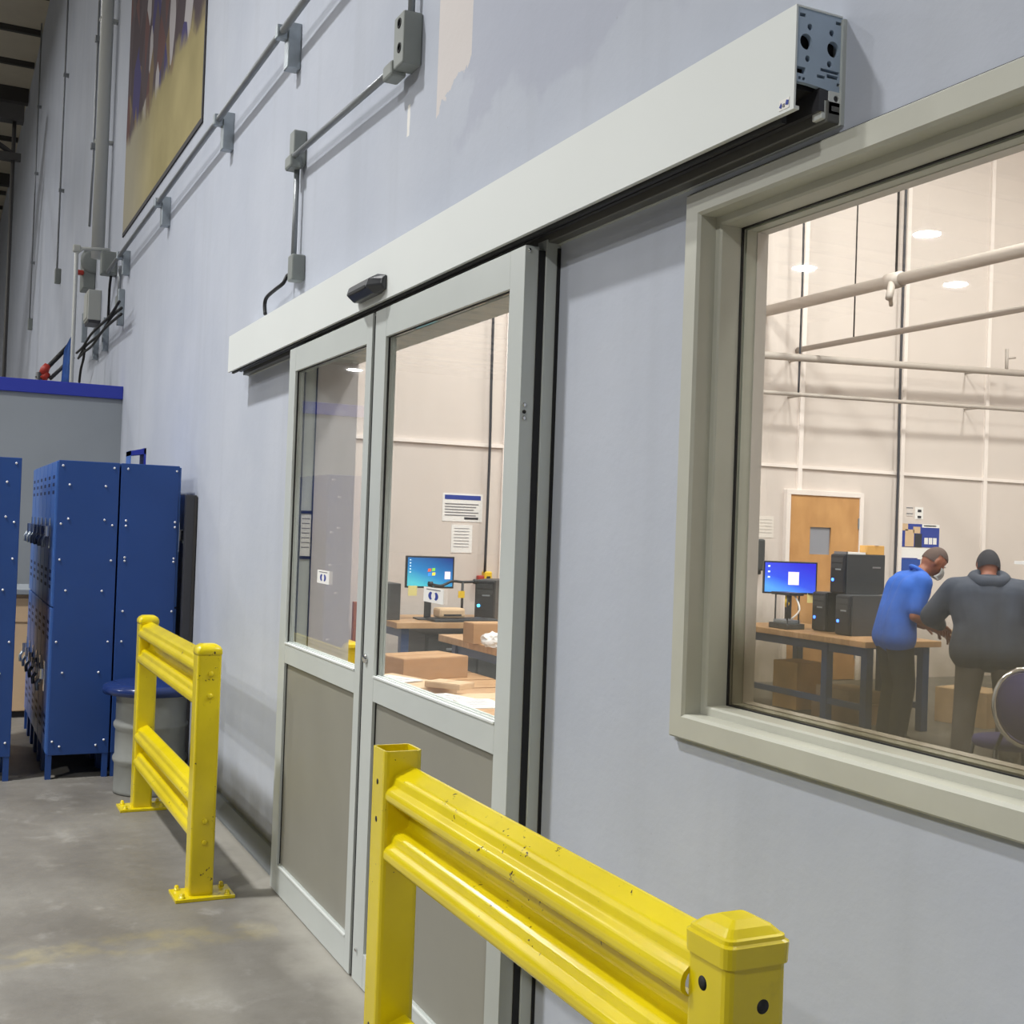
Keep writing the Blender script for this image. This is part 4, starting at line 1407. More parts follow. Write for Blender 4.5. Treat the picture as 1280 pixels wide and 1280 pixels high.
# benches seen through the door
b3 = bench('workbench', -10.15, -9.30, 2.02, 4.4, 0.75, 'wood-topped bench against the cream wall with the desktop monitor',
           [(-10.05, 2.12), (-9.4, 2.12), (-10.05, 4.3), (-9.4, 4.3)])
b4 = bench('workbench', -8.30, -7.25, 1.98, 3.6, 0.75, 'bare wood-topped bench between the monitor bench and the pallet',
           [(-8.2, 2.1), (-7.35, 2.1), (-8.2, 3.5), (-7.35, 3.5)])


def monitor(name, loc, w_, h_, zb, rz, label, mscreen, stand_h):
    """screen faces local +x; base on loc.z"""
    t = thing(name, loc, label, 'monitor')
    X, Y, Z = loc
    box('base', X - 0.09, X + 0.09, Y - 0.11, Y + 0.11, Z, Z + 0.014, m_pc, t, 0.004)
    box('neck', X - 0.035, X - 0.012, Y - 0.03, Y + 0.03, Z + 0.01, zb + h_ * 0.5, m_pc, t, 0.004)
    box('shell', X - 0.015, X + 0.022, Y - w_ / 2, Y + w_ / 2, zb, zb + h_, m_pc, t, 0.005)
    sc = box('screen', X + 0.021, X + 0.0235, Y - w_ / 2 + 0.014, Y + w_ / 2 - 0.014, zb + 0.016, zb + h_ - 0.014, mscreen, t)
    sc.data.transform(Matrix.Translation((0, 0, -(zb + 0.016 - Z))))
    sc.location = (0, 0, zb + 0.016 - Z)
    return t


mo1 = monitor('monitor', (-9.62, 2.42, 0.75), 0.43, 0.275, 1.02, 0, 'flat monitor with a blue desktop picture on the bench by the wall', m_screen1, 0.25)
for u_, v_, c_ in ((-0.018, 0.155, S(230, 90, 50)), (0.018, 0.16, S(130, 200, 70)), (-0.016, 0.118, S(60, 140, 230)), (0.020, 0.122, S(250, 210, 70))):
    nm = 'logo_%d' % int(v_ * 1000)
    prism('logo_pane', [(2.43 + u_ - 0.014, 1.02 + v_ - 0.014), (2.43 + u_ + 0.014, 1.02 + v_ - 0.010), (2.43 + u_ + 0.016, 1.02 + v_ + 0.015), (2.43 + u_ - 0.012, 1.02 + v_ + 0.012)],
          0, -9.597, -9.594, mat('screen_colour_' + nm, c_, 0.4, emit=c_, estr=1.0), mo1)
for k in range(5):
    box('icon', -9.597, -9.595, 2.236, 2.248, 1.255 - k * 0.026, 1.265 - k * 0.026, mat('icon_glow', S(210, 230, 250), 0.4, emit=S(200, 225, 250), estr=0.9), mo1)
box('window_note', -9.597, -9.594, 2.55, 2.60, 1.10, 1.165, mat('pink_note', S(232, 214, 226), 0.4, emit=S(232, 214, 226), estr=0.9), mo1)
mo1.rotation_euler.z = R(-6)
mo2 = monitor('monitor', (-8.88, 5.70, 0.75), 0.50, 0.30, 1.045, 0, 'flat monitor with a violet-blue screen beside stacked black computers', m_screen2, 0.25)
box('dialog', -8.857, -8.8545, 5.68, 5.78, 1.13, 1.25, mat('dialog_glow', S(210, 200, 255), 0.4, emit=S(205, 195, 250), estr=1.0), mo2)
for k in range(3):
    box('icon', -8.857, -8.8545, 5.49, 5.51, 1.29 - 0.05 * k, 1.305 - 0.05 * k, MATS['icon_glow'], mo2)
mo2.rotation_euler.z = R(-24)
# note stuck on each monitor's lower edge
n1 = box('sticky_note', -9.595, -9.592, 2.22, 2.30, 0.955, 1.04, mat('yellow_note', S(236, 226, 150), 0.7))
tag(n1, 'pale yellow sticky note hanging below the desktop-picture monitor', 'note')
n2 = box('sticky_note', -8.795, -8.792, 5.84, 5.93, 0.97, 1.06, MATS['yellow_note'])
tag(n2, 'pale yellow sticky note hanging below the violet-blue monitor', 'note')


def tower(loc, rz, label, led, m_body, flip=False):
    """PC tower, front faces local -y"""
    X, Y, Z = loc
    w_, d_, h_ = 0.185, 0.44, 0.345
    t = thing('computer_tower', loc, label, 'computer')
    box('case', X - w_ / 2, X + w_ / 2, Y + 0.015, Y + d_, Z, Z + h_, m_body, t, 0.004)
    box('front_bezel', X - w_ / 2 + 0.004, X + w_ / 2 - 0.004, Y - 0.012, Y + 0.018, Z + 0.006, Z + h_ - 0.004, m_pc, t, 0.012)
    box('drive_bay', X - w_ / 2 + 0.02, X + w_ / 2 - 0.02, Y - 0.016, Y - 0.008, Z + h_ - 0.075, Z + h_ - 0.035, m_pc2, t, 0.002)
    box('drive_bay', X - w_ / 2 + 0.02, X + w_ / 2 - 0.02, Y - 0.016, Y - 0.008, Z + h_ - 0.125, Z + h_ - 0.085, m_pc2, t, 0.002)
    lathe('power_light', [(0.014, 0.0), (0.014, -0.006), (0.006, -0.008)], (X - 0.05, Y - 0.011, Z + 0.12), led, t, 12, 1)
    box('badge', X - 0.02, X + 0.05, Y - 0.0145, Y - 0.010, Z + 0.205, Z + 0.218, m_steel, t)
    box('side_label', X + w_ / 2 - 0.001, X + w_ / 2 + 0.002, Y + 0.30, Y + 0.39, Z + h_ * 0.66, Z + h_ * 0.7, m_ink, t)
    t.rotation_euler.z = rz
    return t


tower((-7.96, 5.54, 0.75), 0.0, 'black computer tower with glowing blue button standing on the bench end', m_led, m_pc2)
tower((-8.37, 5.63, 0.75), 0.0, 'black computer tower standing next to the violet-blue monitor', m_led, m_pc)
tower((-8.11, 5.60, 1.095), 0.0, 'charcoal computer tower stacked on top of two others', m_led, m_pc2)
tw = tower((-9.62, 2.95, 0.75), R(50), 'black computer tower with a cyan light beside the desktop monitor', m_ledcyan, m_pc2)
tw2 = box('spare_case', -9.85, -9.55, 2.0, 2.14, 0.75, 1.06, m_pc2, None, 0.006)
tag(tw2, 'dark upright case standing behind the desktop-picture monitor', 'computer')
# clutter under the screens
kb_ = thing('keyboard', (-9.42, 2.6, 0.75), 'dark keyboard and tray lying before the desktop monitor', 'keyboard')
box('tray', -9.50, -9.31, 2.36, 2.95, 0.752, 0.775, m_pc2, kb_, 0.004)
boxes('keys', [(-9.49 + 0.035 * r_, -9.465 + 0.035 * r_, 2.38 + 0.034 * c_, 2.408 + 0.034 * c_, 0.774, 0.781) for r_ in range(5) for c_ in range(14)], m_charcoal, kb_)
kp = thing('label_printer', (-9.45, 2.52, 0.775), 'squat beige label printer on the keyboard tray below the monitor', 'printer')
box('printer_body', -9.52, -9.36, 2.42, 2.66, 0.781, 0.865, m_cardlight, kp, 0.02)
box('printer_slot', -9.362, -9.356, 2.46, 2.62, 0.80, 0.815, m_dark, kp)
st = thing('test_stand', (-9.54, 2.62, 0.775), 'thin black wire test stand with arms before the desktop monitor', 'stand')
tube('upright', [(-9.54, 2.70, 0.752), (-9.54, 2.70, 1.08)], 0.012, m_pc, st, 8)
tube('arm', smooth_pts([(-9.54, 2.40, 1.06), (-9.54, 2.50, 1.045), (-9.54, 2.6, 1.085), (-9.54, 2.70, 1.08), (-9.54, 2.82, 1.085)], 5), 0.012, m_pc, st, 8)
lathe('foot', [(0.032, 0.0), (0.032, 0.01), (0.013, 0.02)], (-9.54, 2.70, 0.752), m_pc, st, 16)
lathe('arm_knob', [(0.022, -0.02), (0.026, 0.0), (0.022, 0.02)], (-9.54, 2.82, 1.085), m_pc, st, 12)
lathe('arm_knob', [(0.022, -0.02), (0.026, 0.0), (0.022, 0.02)], (-9.54, 2.40, 1.06), m_pc, st, 12)
box('tag_card', -9.492, -9.488, 2.64, 2.70, 0.945, 1.005, m_yelpl, st)
ys_ = on(606, 722, 0, -10.46)
yk = thing('power_socket', (ys_.x, ys_.y, ys_.z), 'yellow and red hanging power socket above the cyan-lit computer', 'socket')
box('socket_body', ys_.x - 0.04, ys_.x + 0.04, ys_.y - 0.02, ys_.y + 0.06, ys_.z - 0.12, ys_.z + 0.06, m_yelpl, yk, 0.012)
box('red_side', ys_.x - 0.03, ys_.x + 0.03, ys_.y - 0.08, ys_.y - 0.015, ys_.z - 0.12, ys_.z + 0.02, m_red, yk, 0.01)
for zz in (0.0, -0.06):
    box('socket_face', ys_.x + 0.035, ys_.x + 0.044, ys_.y + 0.0, ys_.y + 0.04, ys_.z + zz - 0.02, ys_.z + zz + 0.015, m_dark, yk, 0.004)
# test fixture before the violet monitor
tf = thing('test_fixture', (-8.62, 5.50, 0.75), 'small metal test fixture with cables in front of the violet-blue monitor', 'fixture')
box('fixture_base', -8.76, -8.5, 5.38, 5.58, 0.75, 0.80, m_pc2, tf, 0.006)
box('fixture_plate', -8.72, -8.54, 5.40, 5.56, 0.80, 0.83, m_steel, tf, 0.004)
for dx, dy in ((-0.12, -0.09), (0.12, -0.09), (-0.12, 0.09), (0.12, 0.09)):
    tube('post', [(-8.63 + dx * 0.7, 5.48 + dy * 0.7, 0.8), (-8.63 + dx * 0.7, 5.48 + dy * 0.7, 1.06)], 0.008, m_pc, tf, 6)
box('top_bar', -8.76, -8.5, 5.40, 5.56, 1.05, 1.075, m_pc, tf, 0.004)
tube('yellow_cable', smooth_pts([(-8.6, 5.45, 1.05), (-8.57, 5.42, 0.99), (-8.62, 5.46, 0.95), (-8.56, 5.44, 0.98)], 4), 0.012, m_yelpl, tf, 6)
tube('white_cable', smooth_pts([(-8.55, 5.5, 1.05), (-8.48, 5.5, 0.93), (-8.54, 5.46, 0.84)], 4), 0.008, m_paper, tf, 6)
# wooden block and box behind the fixture
cbx = thing('cardboard_carton', (-8.55, 5.85, 0.75), 'brown carton on the bench behind the metal test fixture', 'carton')
box('carton_body', -8.66, -8.50, 5.84, 6.08, 0.75, 0.98, m_card, cbx, 0.003)
box('tape', -8.505, -8.498, 5.94, 5.98, 0.76, 0.975, m_cardlight, cbx)
cbx = thing('cardboard_carton', (-8.1, 5.9, 1.44), 'small orange carton on top of the stacked computers', 'carton')
box('carton_body', -8.12, -8.02, 5.84, 6.03, 1.44, 1.52, mat('orange_card', S(218, 168, 92), 0.7), cbx, 0.003)
box('carton_flap', -8.12, -8.015, 5.92, 5.96, 1.518, 1.522, m_cardlight, cbx)
pw = thing('paper_pad', (-8.2, 5.6, 1.44), 'white pad of papers lying on the top computer', 'paper')
box('pad', -8.19, -8.03, 5.62, 5.83, 1.44, 1.458, m_paper, pw)
box('pad_binding', -8.19, -8.03, 5.618, 5.632, 1.44, 1.46, m_ink, pw)


def carton(loc, sx, sy, sz, rz, label, m, cat='carton', name='cardboard_carton', flat=False):
    X, Y, Z = loc
    t = thing(name, loc, label, cat)
    box('carton_body', X - sx / 2, X + sx / 2, Y - sy / 2, Y + sy / 2, Z, Z + sz, m, t, 0.003)
    if not flat:
        box('tape', X - sx / 2 - 0.001, X + sx / 2 + 0.001, Y - 0.025, Y + 0.025, Z + sz - 0.001, Z + sz + 0.001, m_cardlight, t)
        for s in (-1, 1):
            box('flap', X + s * sx * 0.25 - sx * 0.235, X + s * sx * 0.25 + sx * 0.235, Y - sy / 2 + 0.003, Y + sy / 2 - 0.003, Z + sz - 0.002, Z + sz + 0.003, m, t)
    else:
        box('crease', X - 0.004, X + 0.004, Y - sy / 2 + 0.002, Y + sy / 2 - 0.002, Z + sz - 0.001, Z + sz + 0.001, m_card, t)
    t.rotation_euler.z = rz
    return t


# under the window bench
carton((-8.75, 5.72, 0.02), 0.32, 0.3, 0.42, 0.05, 'tall orange-brown carton under the bench with stacked computers', mat('orange_card', S(218, 168, 92), 0.7))
carton((-8.15, 5.85, 0.0), 0.6, 0.4, 0.16, 0.1, 'long flat carton on the floor under the computer bench', m_card)
carton((-8.2, 5.85, 0.164), 0.5, 0.36, 0.10, -0.12, 'open carton stacked on the long flat one under the bench', m_cardlight)
carton((-7.7, 6.8, 0.0), 0.5, 0.4, 0.30, 0.2, 'beige carton on the floor behind the bald man', m_cardlight)
carton((-6.9, 7.3, 0.0), 0.6, 0.4, 0.34, 0.0, 'brown carton on the floor behind the hoodie man', m_card)
# yellow floor tape in the workshop
for k, (xa, xb, ya, yb) in enumerate(((-6.9, -4.4, 6.62, 6.70),)):
    ft = thing('floor_tape', (xa, ya, 0), 'strip of yellow marking tape on the workshop floor', 'tape')
    box('tape_strip', xa, xb, ya, yb, 0.0, 0.003, m_yelpl, ft)
    box('tape_strip', xa, xa + 0.08, ya, yb + 1.2, 0.0, 0.0028, m_yelpl, ft)

# pallet of flattened cardboard inside the door
pl = thing('pallet_table', (-6.1, 1.5, 0), 'low wooden packing table with slatted top inside the sliding door', 'table')
ZP = 0.56
for k in range(8):
    box('slat', -7.89 + k * 0.37, -7.89 + k * 0.37 + 0.345, 0.85, 1.93, ZP - 0.03, ZP, m_wood, pl)
for lx in (-7.8, -5.05):
    for ly in (0.95, 1.83):
        box('leg', lx - 0.04, lx + 0.04, ly - 0.04, ly + 0.04, 0, ZP - 0.03, m_bluesteel, pl)
for ly in (0.95, 1.83):
    box('apron', -7.85, -5.0, ly - 0.02, ly + 0.02, ZP - 0.12, ZP - 0.028, m_bluesteel, pl)


def flatcard(px, py, sx, sy, rz, tilt, th, label, m):
    q = on(px, py, 2, ZP + 0.02)
    return carton((q.x, q.y, ZP + 0.004), sx, sy, th, rz, label, m, 'cardboard', 'cardboard_sheet', True)


q = on(530, 826, 2, ZP + 0.12)
carton((q.x - 0.15, q.y + 0.04, ZP), 0.34, 0.52, 0.14, 0.25, 'brown flapped carton on the packing table behind the flat sheets', m_card)
q = on(497, 853, 2, ZP + 0.06)
carton((q.x, q.y, ZP), 0.62, 0.40, 0.07, 0.3, 'wide pale cardboard tray on the packing table beside the meeting stile', m_cardlight, 'cardboard', 'cardboard_sheet', True)
q = on(558, 868, 2, ZP + 0.05)
carton((q.x + 0.2, q.y + 0.06, ZP), 0.46, 0.44, 0.05, -0.15, 'wide brown cardboard sheet on the packing table under paper sheets', m_cardlight, 'cardboard', 'cardboard_sheet', True)
q = on(600, 886, 2, ZP + 0.09)
carton((q.x + 0.08, q.y + 0.05, ZP), 0.50, 0.42, 0.09, 0.1, 'flattened carton on the packing table nearest the door stile', m_card, 'cardboard', 'cardboard_sheet', True)
q = on(562, 853, 2, ZP + 0.10)
carton((q.x, q.y, ZP + 0.072), 0.24, 0.16, 0.03, 0.6, 'small pale carton insert lying across the cardboard sheets', m_cardlight)
for (px, py, hh, rz, lab) in ((562, 872, 0.056, 0.3, 'white paper sheet lying on the wide brown cardboard'), (600, 879, 0.096, -0.1, 'white paper sheet lying on the flattened carton'),
                              (492, 848, 0.080, 0.4, 'white paper sheet lying on the wide cardboard tray')):
    q = on(px, py, 2, ZP + hh)
    t_ = thing('paper_sheet', (q.x, q.y, ZP + hh - 0.002), lab, 'paper')
    box('sheet', q.x - 0.15, q.x + 0.15, q.y - 0.1, q.y + 0.1, ZP + hh - 0.006, ZP + hh, m_paper, t_)
    boxes('print_lines', [(q.x - 0.12 + 0.05 * k, q.x - 0.11 + 0.05 * k, q.y - 0.07, q.y + 0.06, ZP + hh, ZP + hh + 0.0006) for k in range(5)], m_ink, t_)
    t_.rotation_euler.z = rz
q = on(610, 795, 2, 0.85)
q = on(607, 790, 0, -7.6)
carton((-7.65, q.y + 0.02, 0.75), 0.18, 0.26, 0.14, 0.0, 'small brown carton on the bare wood bench', m_card)
q = on(617, 797, 0, -7.35)
wp = thing('crumpled_paper', (-7.38, q.y, 0.75), 'crumpled white packing paper on the bare wood bench', 'paper')
bm = bmesh.new()
bmesh.ops.create_icosphere(bm, subdivisions=3, radius=0.1)
random.seed(4)
for v in bm.verts:
    v.co *= 0.8 + 0.35 * random.random()
    v.co.z = max(v.co.z * 0.6 + 0.04, 0.0)
    v.co += Vector((-7.38, q.y + 0.03, 0.75))
frombm('paper_wad', bm, m_paper, wp)
# dark bin and clutter under the benches
kk = thing('waste_bin', (-7.75, 2.38, 0), 'black waste bin under the bare wood bench', 'bin')
lathe('bin_body', [(0.15, 0.0), (0.17, 0.02), (0.2, 0.42), (0.21, 0.43), (0.19, 0.43)], (-7.75, 2.38, 0), m_pc, kk, 24)
box('bin_band', -7.565, -7.54, 2.33, 2.43, 0.30, 0.36, m_pc2, kk)
dc = thing('black_drawer_unit', (-9.7, 2.8, 0), 'black two-door cabinet under the monitor bench', 'cabinet')
box('carcass', -9.98, -9.46, 2.34, 3.3, 0.0, 0.64, m_pc, dc, 0.006)
for ya, yb in ((2.36, 2.81), (2.83, 3.28)):
    dw = box('cabinet_door', -9.462, -9.444, ya, yb, 0.03, 0.61, m_pc2, dc, 0.004)
    box('handle', -9.446, -9.432, (ya + yb) / 2 - 0.06, (ya + yb) / 2 + 0.06, 0.50, 0.52, m_steel, dw, 0.003)
tp = thing('wooden_post', (-9.45, 1.92, 0), 'slim red-brown wooden post beside the monitor bench', 'post')
qa = on(480, 752, 0, -9.45)
box('post_body', -9.48, -9.42, qa.y - 0.035, qa.y + 0.015, 0.0, qa.z, m_redbrown, tp, 0.004)
box('post_foot', -9.55, -9.35, qa.y - 0.08, qa.y + 0.05, 0.0, 0.03, m_redbrown, tp)

dc = thing('black_drawer_unit', (-7.75, 3.05, 0), 'black drawer unit under the bare wood bench', 'cabinet')
box('carcass', -8.1, -7.45, 2.72, 3.4, 0.0, 0.6, m_pc, dc, 0.006)
for k in range(3):
    dw = box('drawer', -7.452, -7.432, 2.74, 3.38, 0.04 + 0.185 * k, 0.21 + 0.185 * k, m_pc2, dc, 0.004)
    box('handle', -7.434, -7.42, 2.96, 3.16, 0.12 + 0.185 * k, 0.14 + 0.185 * k, m_steel, dw, 0.003)
dc = thing('black_storage_bin', (-7.0, 1.75, 0), 'black plastic storage bin on the floor behind the packing table', 'bin')
prism('bin_body', [(2.46, 0.0), (2.94, 0.0), (3.0, 0.5), (2.4, 0.5)], 0, -7.1, -6.3, m_pc, dc, 0.008)
box('bin_rim', -7.12, -6.28, 2.38, 3.02, 0.48, 0.52, m_pc2, dc, 0.006)

yb_ = thing('yellow_bin', (-8.5, 1.3, 0), 'yellow plastic bin on the floor in front of the brown plank', 'bin')
qa, qb_ = on(423, 805, 0, -8.35), on(452, 805, 0, -8.35)
prism('bin_body', [(qa.y + 0.02, 0.0), (qb_.y - 0.02, 0.0), (qb_.y, qa.z - 0.02), (qa.y, qa.z - 0.02)], 0, -8.65, -8.35, m_yelpl, yb_, 0.006)
box('bin_rim', -8.67, -8.33, qa.y - 0.01, qb_.y + 0.01, qa.z - 0.03, qa.z, m_yelpl, yb_, 0.005)
wp_ = thing('wooden_plank', (-9.0, 1.6, 0), 'upright brown plank leaning behind the yellow bin', 'plank')
qa = on(446, 752, 0, -9.0)
box('board', -9.02, -8.98, qa.y - 0.03, qa.y + 0.03, 0.0, qa.z, m_redbrown, wp_, 0.003)
box('board_foot', -9.1, -8.9, qa.y - 0.05, qa.y + 0.05, 0.0, 0.03, m_redbrown, wp_)

# black screen and shelf edge by the hoodie man
dm = thing('dark_display', (-6.1, 6.2, 0.75), 'wide dark display with a white top ledge on the bench by the hoodie man', 'display')
qa, qb_ = on(1246, 700, 1, 6.1), on(1300, 700, 1, 6.1)
box('display_shell', -6.62, -5.5, 6.15, 6.21, 1.02, 1.42, m_pc, dm, 0.006)
box('display_face', -6.59, -5.53, 6.144, 6.152, 1.05, 1.39, m_pc2, dm)
box('ledge', -6.64, -5.48, 6.05, 6.30, 1.42, 1.445, m_paper, dm)
box('neck', -6.1, -6.0, 6.18, 6.24, 0.76, 1.05, m_pc, dm)
box('base', -6.22, -5.88, 6.06, 6.30, 0.75, 0.77, m_pc, dm)
bp = thing('blue_upright', (-5.9, 6.56, 0), 'blue steel upright standing behind the hoodie man bench', 'upright')
qa = on(1271, 780, 1, 6.56)
box('post_body', qa.x - 0.045, qa.x + 0.045, 6.52, 6.60, 0.0, 1.05, m_bluesteel, bp, 0.004)
box('post_foot', qa.x - 0.08, qa.x + 0.08, 6.51, 6.64, 0.0, 0.02, m_bluesteel, bp)

# ---------------------------------------------------------------- chair
CX, CY = -4.93, 4.27
ch = thing('round_back_chair', (CX, CY, 0), 'chair with a round chrome-rimmed purple back near the hoodie man', 'chair')


def cpt(a, b, z):   # local: a = to the right of the view along the chair back, b = behind
    return Vector((CX + 0.42 * a - 0.9 * b, CY + 0.9 * a + 0.42 * b, z))


ringp = [cpt(0.21 * math.cos(2 * math.pi * t / 28), 0.05 * math.sin(2 * math.pi * t / 28) - 0.02, 0.63 + 0.22 * math.sin(2 * math.pi * t / 28)) for t in range(28)]
tube('back_rim', ringp, 0.014, m_chrome, ch, 8, True)
bm = bmesh.new()
c0 = bm.verts.new(cpt(0, -0.035, 0.63))
c1v = bm.verts.new(cpt(0, 0.02, 0.63))
fr = [bm.verts.new(cpt(0.185 * math.cos(2 * math.pi * t / 28), 0.05 * math.sin(2 * math.pi * t / 28) - 0.03, 0.63 + 0.195 * math.sin(2 * math.pi * t / 28))) for t in range(28)]
bk = [bm.verts.new(cpt(0.185 * math.cos(2 * math.pi * t / 28), 0.05 * math.sin(2 * math.pi * t / 28) + 0.01, 0.63 + 0.195 * math.sin(2 * math.pi * t / 28))) for t in range(28)]
for t in range(28):
    u_ = (t + 1) % 28
    bm.faces.new((c0, fr[t], fr[u_]))
    bm.faces.new((c1v, bk[u_], bk[t]))
    bm.faces.new((fr[t], bk[t], bk[u_], fr[u_]))
frombm('backrest', bm, m_chairfab, ch, True)
bm = bmesh.new()
rings_ = []
for z_, r_ in ((0.36, 0.17), (0.365, 0.2), (0.39, 0.215), (0.415, 0.205), (0.425, 0.16), (0.428, 0.05)):
    rings_.append([bm.verts.new(cpt(r_ * math.cos(2 * math.pi * t / 24), 0.24 + r_ * math.sin(2 * math.pi * t / 24), z_)) for t in range(24)])
for A, B in zip(rings_, rings_[1:]):
    for t in range(24):
        bm.faces.new((A[t], A[(t + 1) % 24], B[(t + 1) % 24], B[t]))
bm.faces.new(rings_[0][::-1])
bm.faces.new(rings_[-1])
frombm('seat', bm, m_chairfab, ch, True)
for a, b, a2_, b2_ in ((-0.15, 0.08, -0.2, 0.0), (0.15, 0.08, 0.2, 0.0), (-0.15, 0.4, -0.2, 0.46), (0.15, 0.4, 0.2, 0.46)):
    tube('leg', [cpt(a, b, 0.37), cpt(a2_, b2_, 0.0)], 0.013, m_charcoal, ch, 8)
for s in (-1, 1):
    tube('back_support', smooth_pts([cpt(s * 0.14, 0.1, 0.37), cpt(s * 0.16, 0.02, 0.42), cpt(s * 0.15, -0.02, 0.49)], 4), 0.012, m_charcoal, ch, 8)


# ---------------------------------------------------------------- people
def capsule(bm_, p0, r0, p1, r1):
    """tapered capsule: tube with rounded ends"""
    p0, p1 = Vector(p0), Vector(p1)
    d = (p1 - p0)
    if d.length < 1e-5:
        bmesh.ops.create_icosphere(bm_, subdivisions=2, radius=r0, matrix=Matrix.Translation(p0))
        return
    d.normalize()
    pts, rs = [], []
    for a_ in (80, 50, 22, 0):
        pts.append(p0 - d * r0 * math.sin(R(a_)))
        rs.append(max(r0 * math.cos(R(a_)), 0.002))
    for a_ in (0, 22, 50, 80):
        pts.append(p1 + d * r1 * math.sin(R(a_)))
        rs.append(max(r1 * math.cos(R(a_)), 0.002))
    add_tube(bm_, pts, rs, 14)


def blob(caps, voxel=0.014, smooth_it=6, extra=()):
    """one continuous surface from overlapping tapered capsules"""
    bm_ = bmesh.new()
    for c in caps:
        capsule(bm_, *c)
    for m_ in extra:
        bm_.from_mesh(m_)
    bmesh.ops.recalc_face_normals(bm_, faces=bm_.faces)
    me = bpy.data.meshes.new('bl')
    bm_.to_mesh(me)
    bm_.free()
    o = bpy.data.objects.new('bl', me)
    COL.objects.link(o)
    md = o.modifiers.new('rm', 'REMESH')
    md.mode = 'VOXEL'
    md.voxel_size = voxel
    sm = o.modifiers.new('sm', 'SMOOTH')
    sm.factor = 0.5
    sm.iterations = smooth_it
    dg = bpy.context.evaluated_depsgraph_get()
    out = bpy.data.meshes.new_from_object(o.evaluated_get(dg))
    bpy.data.objects.remove(o, do_unlink=True)
    for p in out.polygons:
        p.use_smooth = True
    return out


def chain_edges(*chains):
    out = []
    for c in chains:
        out += list(zip(c, c[1:]))
    return out


def join_meshes(name, lst):
    bm_ = bmesh.new()
    for m_ in lst:
        bm_.from_mesh(m_)
    me = bpy.data.meshes.new(name)
    bm_.to_mesh(me)
    bm_.free()
    for p in me.polygons:
        p.use_smooth = True
    return me


def hand_meshes(wrist, direction, palm_n, side):
    """palm plus five bent fingers; direction = along the hand, palm_n = out of the palm"""
    d = direction.normalized()
    n = (palm_n - d * palm_n.dot(d)).normalized()
    s = d.cross(n).normalized() * side
    out = []
    bm_ = bmesh.new()
    add_tube(bm_, [wrist - d * 0.02, wrist + d * 0.03, wrist + d * 0.075, wrist + d * 0.095], [0.026, 0.036, 0.040, 0.028], 10)
    cen = wrist + d * 0.04
    for v in bm_.verts:
        r_ = v.co - cen
        v.co -= n * r_.dot(n) * 0.5
    for k, (off, ln) in enumerate(((-0.030, 0.068), (-0.010, 0.078), (0.010, 0.074), (0.029, 0.058))):
        b_ = wrist + d * 0.085 + s * off
        p1_ = b_ + d * ln * 0.45 + n * ln * 0.12
        p2_ = p1_ + d * ln * 0.25 + n * ln * 0.28
        p3_ = p2_ + d * ln * 0.05 + n * ln * 0.3
        add_tube(bm_, [b_ - d * 0.02, b_, p1_, p2_, p3_], [0.010, 0.010, 0.0092, 0.0085, 0.006], 8)
    tb = wrist + d * 0.03 - s * 0.035
    add_tube(bm_, [tb + s * 0.015, tb, tb + d * 0.028 - s * 0.02 + n * 0.012, tb + d * 0.052 - s * 0.022 + n * 0.028], [0.013, 0.0125, 0.011, 0.008], 8)
    me = bpy.data.meshes.new('hand')
    bmesh.ops.recalc_face_normals(bm_, faces=bm_.faces)
    bm_.to_mesh(me)
    bm_.free()
    return [me]


